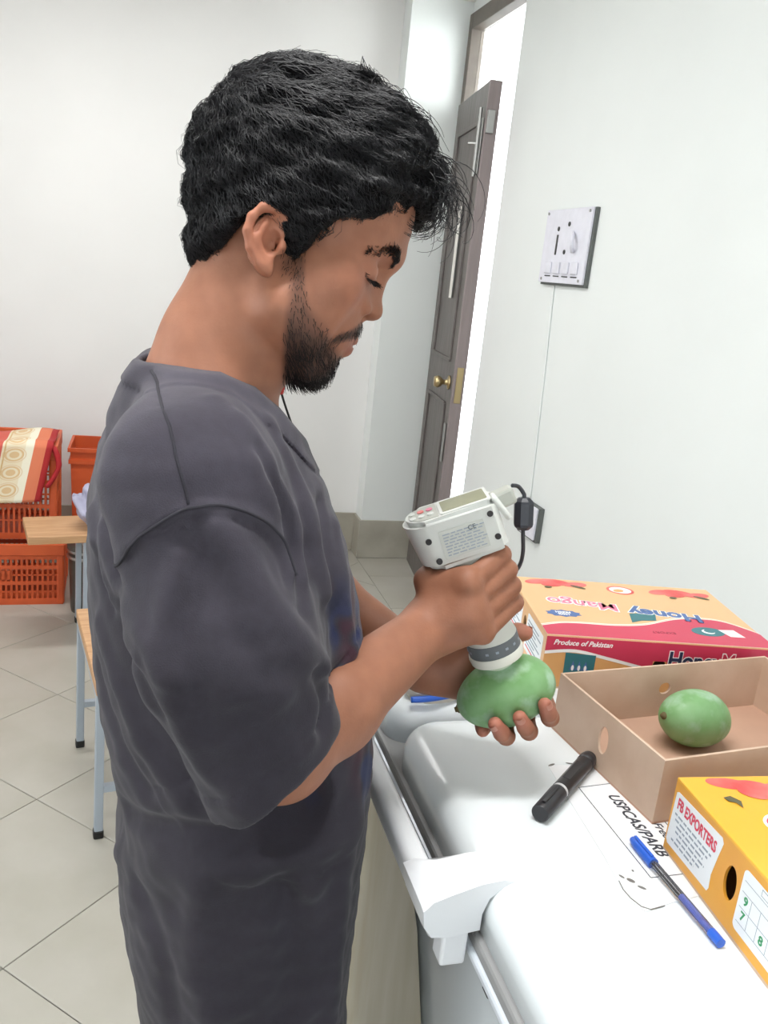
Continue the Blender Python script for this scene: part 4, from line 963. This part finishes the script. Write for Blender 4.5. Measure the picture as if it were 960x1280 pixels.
def shirt_field(p, c=None, R=None):
    d = shirt_base(p, c, R)
    for poly, amp, w, cen, rad in FOLDS:
        if c is not None and np.linalg.norm(cen-c) > R+rad+3*w: continue
        s = seg_dist(p, poly); d = d-amp*1.5*np.exp(-(s/w)**2)
    d = d-.0011*vnoise(p*9, 3)-.0006*vnoise(p*21, 5)
    n = neck_d(p)
    zb = np.interp(p[:, 0], [-.06, -.01, .03, .06, .09, .115, .138, .17, .25], [1.410, 1.409, 1.411, 1.410, 1.398, 1.378, 1.354, 1.328, 1.27])-p[:, 2]
    d = d-np.where((n < .05) & (p[:, 0] < .2), .0014*np.clip((.019-zb)/.002, 0, 1)-.0014*np.exp(-((zb-.020)/.002)**2), 0)    # ribbed collar band
    for cc, cn in ((CUFR_C, CUFR_N), (CUFL_C, CUFL_N)):
        q = (p-cc)@cn; near = np.linalg.norm(p-cc, axis=1) < .13
        d = d-np.where(near, .0010*np.clip((q+.024)/.002, 0, 1)-.0016*np.exp(-((q+.025)/.0022)**2), 0)
    zc = np.interp(p[:, 0], [-.06, -.01, .03, .06, .09, .115, .138, .17, .25], [1.410, 1.409, 1.411, 1.410, 1.398, 1.378, 1.354, 1.328, 1.27])
    d = smax(d, (p[:, 2]-zc)*.8, .003)
    d = smax(d, -smax(n, -(p[:, 2]-zc+.03), .01), .002)
    for cones, cc, cn in ((INNER_R, CUFR_C, CUFR_N), (INNER_L, CUFL_C, CUFL_N)):
        if c is not None and np.linalg.norm(cc-c) > R+.16: continue
        a = np.full(len(p), 1.0)
        for q in cones: a = smin(a, q.d(p), .03)
        a = smax(a, -((p-cc)@cn+.035), .01)
        d = smax(d, -a, .002)
    return smax(d, .63-p[:, 2], .004)
# fold and seam lines on the shirt (millimetres), height, width
for _q, _a, _w in [
    ([[5,721,1406],[15,617,1388],[24,591,1360],[32,583,1334]], -0.0013, 0.003),
    ([[-14,627,1275],[-4,599,1299],[11,587,1318],[32,582,1331],[62,585,1330],[86,593,1318],[103,601,1298],[111,594,1278]], 0.0024, 0.0045),
    ([[-14,679,1246],[-3,598,1293],[13,586,1312],[33,581,1325],[62,583,1324],[84,589,1313],[98,592,1295],[105,583,1276]], -0.002, 0.004),
    ([[51,580,1319],[74,574,1292],[92,563,1266],[113,563,1241],[137,581,1209]], 0.006, 0.011),
    ([[35,579,1316],[55,566,1283],[71,549,1248],[92,545,1225]], -0.003, 0.012),
    ([[29,576,1296],[22,570,1263],[19,565,1242],[25,555,1216]], 0.004, 0.011),
    ([[38,574,1297],[34,561,1261],[37,548,1225],[51,547,1182]], -0.003, 0.011),
    ([[68,624,1387],[96,617,1345],[115,628,1305],[120,607,1273]], 0.005, 0.008),
    ([[97,680,1375],[121,664,1334],[137,649,1285],[145,639,1248]], 0.004, 0.008),
    ([[80,613,1369],[101,615,1328],[115,611,1285],[118,581,1258]], -0.005, 0.007),
    ([[52,638,1398],[79,606,1359],[96,606,1324]], 0.003, 0.009),
    ([[-40,764,1273],[-31,717,1246],[-16,685,1216],[1,583,1221]], 0.004, 0.009),
    ([[-28,715,1274],[-14,679,1239],[3,583,1240],[19,559,1217]], 0.005, 0.009),
    ([[-33,724,1250],[-20,692,1213],[-2,593,1210],[15,574,1181]], -0.005, 0.008),
    ([[-30,718,1187],[-12,684,1144],[12,656,1099],[42,633,1067]], 0.004, 0.011),
    ([[-34,746,1136],[-15,701,1089],[10,665,1055]], -0.004, 0.01),
    ([[69,570,1287],[85,550,1247],[99,546,1206]], 0.003, 0.014),
    ([[128,568,1212],[140,579,1187],[137,567,1170]], -0.007, 0.008),
    ([[166,638,1164],[171,639,1143]], 0.005, 0.008),
    ([[113,558,1231],[129,566,1201],[127,559,1172],[114,549,1159]], 0.003, 0.01),
    ([[-6,720,998],[37,640,1032],[87,616,1037],[140,616,1048]], -0.008, 0.011),
    ([[-10,772,917],[57,627,996],[142,614,1021],[188,636,1029]], 0.005, 0.014),
    ([[187,636,1046],[183,629,994],[183,627,910],[187,631,823]], 0.004, 0.011),
    ([[122,612,1005],[141,610,931],[140,610,853]], -0.004, 0.013),
    ([[58,627,975],[55,630,907],[70,621,853]], 0.003, 0.016),
    ([[6,707,933],[28,658,902],[41,646,832]], -0.003, 0.013),
    ([[162,690,1287],[167,661,1239],[178,656,1190]], 0.003, 0.008),
    ([[145,678,1311],[151,654,1270],[159,642,1211]], -0.003, 0.008),
    ([[77,552,1113],[115,613,1021],[152,614,985]], 0.004, 0.012),
    ([[25,557,1197],[50,563,1140],[70,552,1130]], 0.004, 0.01),
    ([[71,542,1191],[91,545,1149],[101,544,1133]], -0.003, 0.012),
]:
    _p = np.array(smooth_path(np.array(_q)/1000.0, 3)); _c = _p.mean(0); FOLDS.append((_p, _a, _w, _c, np.linalg.norm(_p-_c, axis=1).max()))
SEAMS = [[[5,721,1406],[15,617,1388],[24,591,1360],[32,583,1334]], [[-14,627,1275],[-4,599,1299],[11,587,1318],[32,582,1331],[62,585,1330],[86,593,1318],[103,601,1298],[111,594,1278]], [[-14,679,1246],[-3,598,1293],[13,586,1312],[33,581,1325],[62,583,1324],[84,589,1313],[98,592,1295],[105,583,1276]]]
# ------------------------------------------------------------------ the man: meshes
man = empty('person', (.09, .80, 0), label='man in a baggy charcoal T-shirt looking down, pressing a meter onto a mango', cat='person')
def wpar(o):                                               # meshes are built in world space; keep them there under the Empty
    o.parent = man; o.location = (-.09, -.80, 0); return o
SKIN = np.array(C(154, 103, 79))
V, Fc = surface(body_field, (-.12, .42, -.005), (.47, 1.10, 1.69), .0023)
L3 = hl(V); col = np.tile(SKIN, (len(V), 1)); col *= (1+.05*vnoise(V*14, 11)+.03*vnoise(V*40, 12))[:, None]
def gauss(p, c, r): return np.exp(-(((p-np.array(c))/np.array(r))**2).sum(1))
def blend(w, c):
    global col
    w = np.clip(w, 0, 1)[:, None]; col = col*(1-w)+np.array(c)*w
LA = L3.copy(); LA[:, 1] = np.abs(LA[:, 1]); hd_ = (LA[:, 2] > -.14) & (LA[:, 0] > -.14)
def beard_density(L):
    """0..1 on the jaw, chin and upper lip, in head coordinates (u, |r|, v)"""
    u, r, v = L[:, 0], L[:, 1], L[:, 2]
    up = np.interp(u, [.0, .020, .036, .047, .057, .070, .083, .091, .11], [-.06, -.012, -.012, -.036, -.051, -.057, -.062, -.066, -.068])   # upper edge of the cheek beard
    jaw = np.clip((up-v)/.010, 0, 1)*np.clip((u-.019)/.006, 0, 1)*np.clip((v+.118)/.01, 0, 1)
    jaw *= np.clip(1-np.clip((np.interp(v, [-.115, -.030], [.060, .036])-u)/.007, 0, 1)*np.clip((-.030-v)/.010, 0, 1), 0, 1)
    jaw *= .50+.50*np.clip((-.066-v)/.018, 0, 1)
    lip = np.exp(-((v+.0585)/.0072)**2)*(u > .080)*(r < .020)
    jaw *= 1-lip
    mu = np.clip(1-np.abs(v-np.interp(r, [0, .012, .022, .032], [-.0425, -.046, -.054, -.064]))/.0085, 0, 1)**.6*(u > .076)*(r < .034)
    return np.maximum(jaw, mu)
bd = np.where(hd_, beard_density(LA), 0)
blend(.35*gauss(LA, (.085, .045, -.020), (.03, .03, .03))*hd_, C(182, 112, 88))
blend(.55*gauss(LA, (.088, .030, -.011), (.014, .022, .006))*hd_, C(128, 84, 68))           # under the eye
blend(.60*np.clip(gauss(LA, (.094, 0, -.0545), (.012, .022, .0055))+gauss(LA, (.094, 0, -.0635), (.012, .018, .0050)), 0, 1)*hd_, C(138, 84, 78))
blend(.5*gauss(LA, (.006, .085, -.019), (.03, .015, .035))*hd_, C(196, 122, 96))
blend(.80*np.clip(bd*1.25, 0, 1), C(46, 34, 32))
for tips in (RJ, LJ, [TL], [TH]):
    for J in tips: blend(.6*np.exp(-(np.linalg.norm(V-J[-1], axis=1)/.013)**2), C(198, 124, 108))
for J in RJ+LJ:
    for q in (1, 2): blend(.35*np.exp(-(np.linalg.norm(V-J[q], axis=1)/.008)**2), C(150, 94, 74))
M_SKIN = mat('skin', C(178, 122, 92), .55, tint=True, noise=.10, nscale=55, bump=.10, bscale=420, sss=.08, spec=.4)
body = wpar(np_obj('body', V, Fc, M_SKIN, None, True, col))
# fingernails
def nail(J, face, w=.0058, l=.0075):
    t = J[-1]-J[-2]; t /= np.linalg.norm(t); n = face-t*(face@t); n /= np.linalg.norm(n); s = np.cross(t, n); rad = .0072
    vs, fs = [], []
    for i in range(6):
        for j in range(7):
            x = (i/5-.5)*2; y = j/6*2-1; k = math.sqrt(max(0, 1-.35*x**4)); vs.append(J[-1]+t*(x*l*.5+.002)+s*(math.sin(y*.85)*w*k)+n*(rad*.35+math.cos(y*.85)*w*1.02-abs(x)*.0004))
    for i in range(5):
        for j in range(6): a = i*7+j; fs.append((a, a+1, a+8, a+7))
    o = py_obj('fingernail', vs, fs, mat('nail', C(182, 124, 106), .35), None, True); return wpar(o)
for J in LJ[:3]: nail(J, -(GP(0, -.1135, 0)-J[-1])/.04)
nail(TL, Ga*.5+Gc)
# T-shirt
V, Fc = surface(shirt_field, (-.12, .42, .60), (.30, 1.14, 1.47), .0030)
col = np.tile(np.array(C(57, 54, 62)), (len(V), 1)); col *= (1+.06*vnoise(V*5, 21)+.04*vnoise(V*15, 22))[:, None]
fade_and_light = np.clip((V[:, 2]-1.20)/.17, 0, 1); col = col*(1+.55*fade_and_light*(1+.35*vnoise(V*7, 23)))[:, None]   # paler worn shoulders, with overhead light painted into the cloth colour
# faded blue and maroon print across the chest
pz = np.clip((V[:, 0]-.135)/.02, 0, 1)*np.clip((V[:, 2]-1.03)/.03, 0, 1)*np.clip((1.26-V[:, 2])/.05, 0, 1)*np.clip((.17-np.abs(V[:, 1]-.80))/.02, 0, 1)
n1, n2 = vnoise(V*17, 31), vnoise(V*20, 37)
blend(pz*np.clip(n1*2.2, 0, .60), C(30, 46, 92)); blend(pz*np.clip(-n1*2.0+.2*n2, 0, .75), C(72, 40, 52)); blend(pz*np.clip(n2*2-1.3, 0, .7), C(32, 34, 40))
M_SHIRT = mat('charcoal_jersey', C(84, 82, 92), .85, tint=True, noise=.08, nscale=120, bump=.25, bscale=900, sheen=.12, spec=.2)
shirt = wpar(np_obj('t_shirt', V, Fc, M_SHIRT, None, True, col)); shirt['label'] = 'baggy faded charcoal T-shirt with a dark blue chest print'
# stitched seams: shoulder line and armhole
def seam(q, r):
    p = np.array(smooth_path(np.array(q)/1000.0, 6)); 
    for _ in range(4):
        d0 = shirt_field(p); e = .002; g = np.stack([shirt_field(p+np.eye(3)[i]*e)-d0 for i in range(3)], 1)/e; g /= np.maximum(np.linalg.norm(g, axis=1, keepdims=True), .3); p = p-g*d0[:, None]*.8
    bm = bmesh.new(); tube(bm, [tuple(v) for v in p], r, 6); wpar(bm_obj('seam', bm, mat('seam_thread', C(46, 44, 52), .9), None, True))
seam(SEAMS[0], .0013); seam(SEAMS[1], .0014)
# trousers and shoes
TR = [Cone((.118, .80, .90), (.118, .80, .82), .085, .085, .05)]
for s, y in ((1, .715), (-1, .885)): TR += [Cone((.118, y+.02*s, .84), (.108, y-.01*s, .47), .076, .072, .05), Cone((.108, y-.01*s, .47), (.072, y-.015*s, .075), .074, .062, .02)]
tf = Field(TR); trf = lambda p, c=None, R=None: smax(smax(tf(p, c, R)-.002*vnoise(p*8, 41), .055-p[:, 2], .004), p[:, 2]-.93, .004)
V, Fc = surface(trf, (-.06, .58, .03), (.24, 1.02, .96), .006); wpar(np_obj('trousers', V, Fc, mat('dark_trousers', C(52, 50, 56), .85, noise=.15, nscale=40, bump=.2, bscale=500), None, True))
for s, y in ((1, .715), (-1, .885)):
    y0 = y-.02*s
    sf = Field([Cone((.045, y0, .050), (.085, y0, .058), .044, .046, .03), Cone((.085, y0, .050), (.185, y0-.012*s, .034), .046, .036, .03), Ell((.115, y0, .015), (.135, .052, .016), None, .012)])
    V, Fc = surface(lambda p, c=None, R=None: smax(sf(p, c, R), .002-p[:, 2], .003), (-.06, y0-.09, -.01), (.27, y0+.09, .15), .005); wpar(np_obj('shoe', V, Fc, mat('black_leather', C(30, 28, 28), .4, noise=.1), None, True))
# ------------------------------------------------------------------ hair, beard, brows
M_HAIR = mat('black_hair', C(20, 19, 23), .42, spec=.4, noise=.2, nscale=120); M_HAIRC = mat('black_hair_mass', C(17, 16, 18), .85, spec=.1, bump=.6, bscale=300); M_HAIRB = mat('beard_hair', C(28, 22, 22), .5, spec=.3)
rs = np.random.RandomState(5)
HVOL = [Ell((.001, 0, .063), (.095, .086, .094), None, .03), Ell((.052, 0, .094), (.062, .064, .048), None, .03), Ell((-.036, 0, .054), (.054, .072, .074), None, .03), Ell((-.026, 0, -.014), (.046, .060, .050), None, .02)]
for s in (1, -1): HVOL += [Ell((.010, .050*s, .016), (.056, .0325, .042), None, .02), Ell((.050, .056*s, .045), (.034, .016, .030), None, .02)]
VC = np.array([(-.13, -.062), (-.06, -.058), (-.050, -.051), (-.030, -.036), (-.020, -.010), (-.006, .002), (.008, -.003), (.017, -.016), (.022, -.022), (.031, -.022), (.037, -.008), (.049, .019), (.078, .038), (.094, .060), (.102, .074), (.14, .062)])
hvf = Field(HVOL)
def hair_field(p, c=None, R=None):
    d = hvf(p); u, r, v = p[:, 0], p[:, 1], p[:, 2]
    q = np.c_[u*9+v*6, r*34+u*8, v*30-u*10]
    d = d-.0035*vnoise(q, 51)-.0018*vnoise(q*2.3, 52)
    vc = np.interp(u, VC[:, 0], VC[:, 1])
    vc = np.where(u > .04, np.maximum(vc, .070-np.clip(np.abs(r)-.03, 0, 1)*1.6), vc)        # forehead hairline
    vc = vc+.0025*vnoise(np.c_[u*60, r*40, v*8], 55)
    return smax(d, (vc-v)*.75, .004)
Vh, Fh = surface(hair_field, (-.14, -.12, -.09), (.15, .12, .20), .0028)
hair = wpar(np_obj('hair', HO+Vh@HB, Fh[:, ::-1] if np.linalg.det(HB) < 0 else Fh, M_HAIRC, None, True)); hair['label'] = 'thick wavy black hair'
def grad(f, p, e=.0015):
    g = np.stack([f(p+np.eye(3)[i]*e)-f(p-np.eye(3)[i]*e) for i in range(3)], 1); return g/np.maximum(np.linalg.norm(g, axis=1, keepdims=True), 1e-9)
def strand_mesh(paths, r0, r1, name, m, parent=None):
    """paths: n x k x 3 in head coordinates -> thin three-sided tapered tubes, one mesh"""
    n, k, _ = paths.shape; W_ = HO+paths.reshape(-1, 3)@HB; W_ = W_.reshape(n, k, 3)
    t = np.gradient(W_, axis=1); t /= np.maximum(np.linalg.norm(t, axis=2, keepdims=True), 1e-9)
    a = np.cross(t, np.array([.31, .77, .55])); a /= np.maximum(np.linalg.norm(a, axis=2, keepdims=True), 1e-9); b = np.cross(t, a)
    rad = (r0+(r1-r0)*np.linspace(0, 1, k))[None, :, None, None]; an = np.array([0, 2.0944, 4.18879])
    ring = W_[:, :, None, :]+rad*(a[:, :, None, :]*np.cos(an)[None, None, :, None]+b[:, :, None, :]*np.sin(an)[None, None, :, None])
    idx = np.arange(n*k*3).reshape(n, k, 3); q = np.stack([idx[:, :-1, :], idx[:, :-1, [1, 2, 0]], idx[:, 1:, [1, 2, 0]], idx[:, 1:, :]], -1).reshape(-1, 4)
    return wpar(np_obj(name, ring.reshape(-1, 3), q, m, None, True))
def flow(p):
    u, r, v = p[:, 0], p[:, 1], p[:, 2]; top = np.clip((v-.05)/.07, 0, 1)[:, None]; back = np.clip((-.02-u)/.05, 0, 1)[:, None]
    side = np.stack([.75+0*u, 0*u, -.62+0*u], 1); crown = np.stack([.95+0*u, -.25*np.sign(r), .05+0*u], 1); nap = np.stack([.30+0*u, 0*u, -.95+0*u], 1)
    return crown*top+(side*(1-back)+nap*back)*(1-top)
def grow(n, sel, steps, step, lift, wave, seed):
    R_ = np.random.RandomState(seed); ids = np.where(sel)[0]; p = Vh[R_.choice(ids, n)].copy(); ph = R_.rand(n)*6.28; fr = .7+.6*R_.rand(n); lf = lift[0]+(lift[1]-lift[0])*R_.rand(n)**2; ln = (.55+.45*R_.rand(n))[:, None]
    jit = R_.normal(size=(n, 3))*.16; P_ = [p-grad(hair_field, p)*.002]
    for k in range(steps):
        g = grad(hair_field, p); t = flow(p)+jit; t -= g*(t*g).sum(1, keepdims=True); t /= np.maximum(np.linalg.norm(t, axis=1, keepdims=True), 1e-9); s = np.cross(g, t)
        t = t+s*(wave*np.sin(ph+k*fr*1.15))[:, None]; p = p+t*step*ln
        d = hair_field(p); p = p-g*(d-lf*((k+1)/steps))[:, None]; P_.append(p.copy())
    return np.stack(P_, 1)
allv = np.ones(len(Vh), bool); topv = Vh[:, 2] > .07
S1 = grow(9500, allv, 8, .0058, (.0003, .0030), .45, 1)
S2 = grow(3800, topv, 9, .0068, (.001, .0050), .50, 2)
strand_mesh(np.concatenate([S1]), .00042, .00012, 'hair_strands', M_HAIR).parent = hair
hs = strand_mesh(S2, .00050, .00012, 'hair_locks', M_HAIR); hs.parent = hair
for o in hair.children: o.location = (0, 0, 0)
# loose curls: over the forehead and flying off the crown
cur = []
for i in range(150):
    u0 = .070+.040*rs.rand(); r0 = -.045+.09*rs.rand(); v0 = .112-.55*(u0-.070)+.012*rs.normal()*.5; L_ = .030+.035*rs.rand(); w = 4.0+3*rs.rand(); ph = rs.rand()*6.28; rad = .004+.006*rs.rand(); dr = .3+.9*rs.rand()
    t = np.linspace(0, 1, 14); a = dr*1.2*t*1.6
    x = u0+L_*np.cumsum(np.cos(a))/14+rad*(np.sin(w*t+ph)-math.sin(ph)); z = v0-L_*np.cumsum(np.sin(a))/14+rad*(np.cos(w*t+ph)-math.cos(ph)); y = r0+.010*(rs.rand()-.5)*t+.003*np.sin(w*t*1.3)
    cur.append(np.stack([x, y, z], 1))
for i in range(26):                                         # the long ring curl hanging at the brow
    c = np.array([.104+.004*rs.normal()*.5, .012+.018*rs.rand(), .074+.003*rs.normal()]); R_ = .020+.0035*rs.normal(); t = np.linspace(1.9+.2*rs.rand(), -1.7-.6*rs.rand(), 14); cur.append(np.stack([c[0]+R_*np.cos(t)*.95, c[1]+.004*np.sin(t*2)+0*t, c[2]+R_*np.sin(t)*1.1], 1))
for i in range(110):
    u0 = -.085+.15*rs.rand(); r0 = -.05+.10*rs.rand(); base = np.array([[u0, r0, .0]])
    z = .10; 
    for _ in range(40):
        base[0, 2] = z
        if hair_field(base)[0] > -.001: break
        z += .002
    L_ = .018+.030*rs.rand(); t = np.linspace(0, 1, 14); h = .004+.010*rs.rand()
    cur.append(np.stack([u0+L_*t+.003*np.sin(5*t+i), r0+.010*(rs.rand()-.5)*t, z-.003+h*np.sin(t*2.6)-.35*L_*t*t*(1 if u0 > -.03 else -.2)], 1))
ck = strand_mesh(np.stack(cur), .00055, .00016, 'loose_curls', M_HAIR); ck.parent = hair; ck.location = (0, 0, 0)
# beard and moustache grow from the skin of the jaw
Vb = np.empty(len(body.data.vertices)*3, np.float32); body.data.vertices.foreach_get('co', Vb); Vb = Vb.reshape(-1, 3).astype(float)
sel = np.where(bd > .04)[0]; pick = sel[rs.rand(len(sel)) < np.minimum(1, bd[sel]*.62)]
p = hl(Vb[pick]); dens = bd[pick]; bf = lambda q: body_field(HO+q@HB)
hf = Field(head); gh = lambda q: hf(HO+q@HB)
g = grad(gh, p); chin = np.clip((-.068-p[:, 2])/.02, 0, 1)
mus = (p[:, 2] > -.066) & (p[:, 0] > .076)
t = np.stack([np.where(mus, .35, .45+.2*chin), np.where(mus, np.sign(p[:, 1])*.75, 0), np.where(mus, -.75, -.85)], 1)+rs.normal(size=p.shape)*.22
t -= g*(t*g).sum(1, keepdims=True); t /= np.maximum(np.linalg.norm(t, axis=1, keepdims=True), 1e-9)
ln = (.0042+.0034*chin*dens+.0015*mus)*(.6+.6*rs.rand(len(p)))
PB = np.stack([p-g*.0005+(t*s+g*(.62+.25*chin)[:, None]*s*(1-.35*s))*ln[:, None]*1.25 for s in (0, .35, .7, 1.0)], 1)
strand_mesh(PB, .00030, .00012, 'beard', M_HAIRB)['label'] = 'short black beard and moustache'
for s in (1, -1):
    pts = np.array(smooth_path([(.1015, .009, .0235), (.0985, .018, .0275), (.0905, .030, .0255), (.0760, .043, .0140)], 10)); n = 760; k = rs.randint(0, len(pts)-1, n); q = pts[k]+rs.normal(size=(n, 3))*np.array([.0008, .0008, .0023])*(.85-.35*k/len(pts))[:, None]; q[:, 1] *= s
    d = gh(q); gq = grad(gh, q); q = q-gq*d[:, None]; tt = np.stack([np.full(n, -.55), np.full(n, .75*s), np.full(n, -.10)], 1)+rs.normal(size=(n, 3))*.25; tt -= gq*(tt*gq).sum(1, keepdims=True); tt /= np.linalg.norm(tt, axis=1, keepdims=True)
    strand_mesh(np.stack([q+(tt*a+gq*.34*a)*.0075 for a in (0, .4, .75, 1.0)], 1), .00034, .00012, 'eyebrow', M_HAIRB)
    # lashes along the lowered lid
    lp_ = np.array(smooth_path([(.0965, .0215, -.0035), (.0960, .029, -.0060), (.0905, .036, -.0060), (.0820, .0425, -.0030)], 10)); n = 90; q = lp_[rs.randint(0, len(lp_), n)]+rs.normal(size=(n, 3))*.0003; q[:, 1] *= s; d = gh(q); gq = grad(gh, q); q = q-gq*(d+.0003)[:, None]
    tt = np.stack([np.full(n, .75), np.full(n, .25*s), np.full(n, -.60)], 1)+rs.normal(size=(n, 3))*.15; strand_mesh(np.stack([q+tt*a*.0075+np.array([0, 0, .0018])*a*a for a in (0, .35, .7, 1.0)], 1), .00036, .0001, 'eyelashes', M_HAIRB)
# black cord with a small red and gold bead round the neck
nk = [(.106, .755, 1.408), (.1125, .765, 1.400), (.1175, .772, 1.3925), (.1265, .785, 1.373), (.1345, .793, 1.356)]
bm = bmesh.new(); tube(bm, smooth_path(nk, 8), .0011, 8); wpar(bm_obj('neck_cord', bm, M_BLACK, None, True))
c = np.array((.1180, .770, 1.3915)); bm = bmesh.new(); lathe(bm, [(0, -.006), (.0035, -.005), (.0042, 0), (.0035, .005), (0, .006)], 16, Matrix.Translation(c)); wpar(bm_obj('red_bead', bm, mat('red_bead', C(190, 40, 36), .3), None, True))
c = np.array((.1145, .766, 1.3985)); bm = bmesh.new(); lathe(bm, [(0, -.003), (.0032, -.002), (.0032, .002), (0, .003)], 16, Matrix.Translation(c)); wpar(bm_obj('gold_bead', bm, M_BRASS, None, True))
bpy.context.view_layer.update()
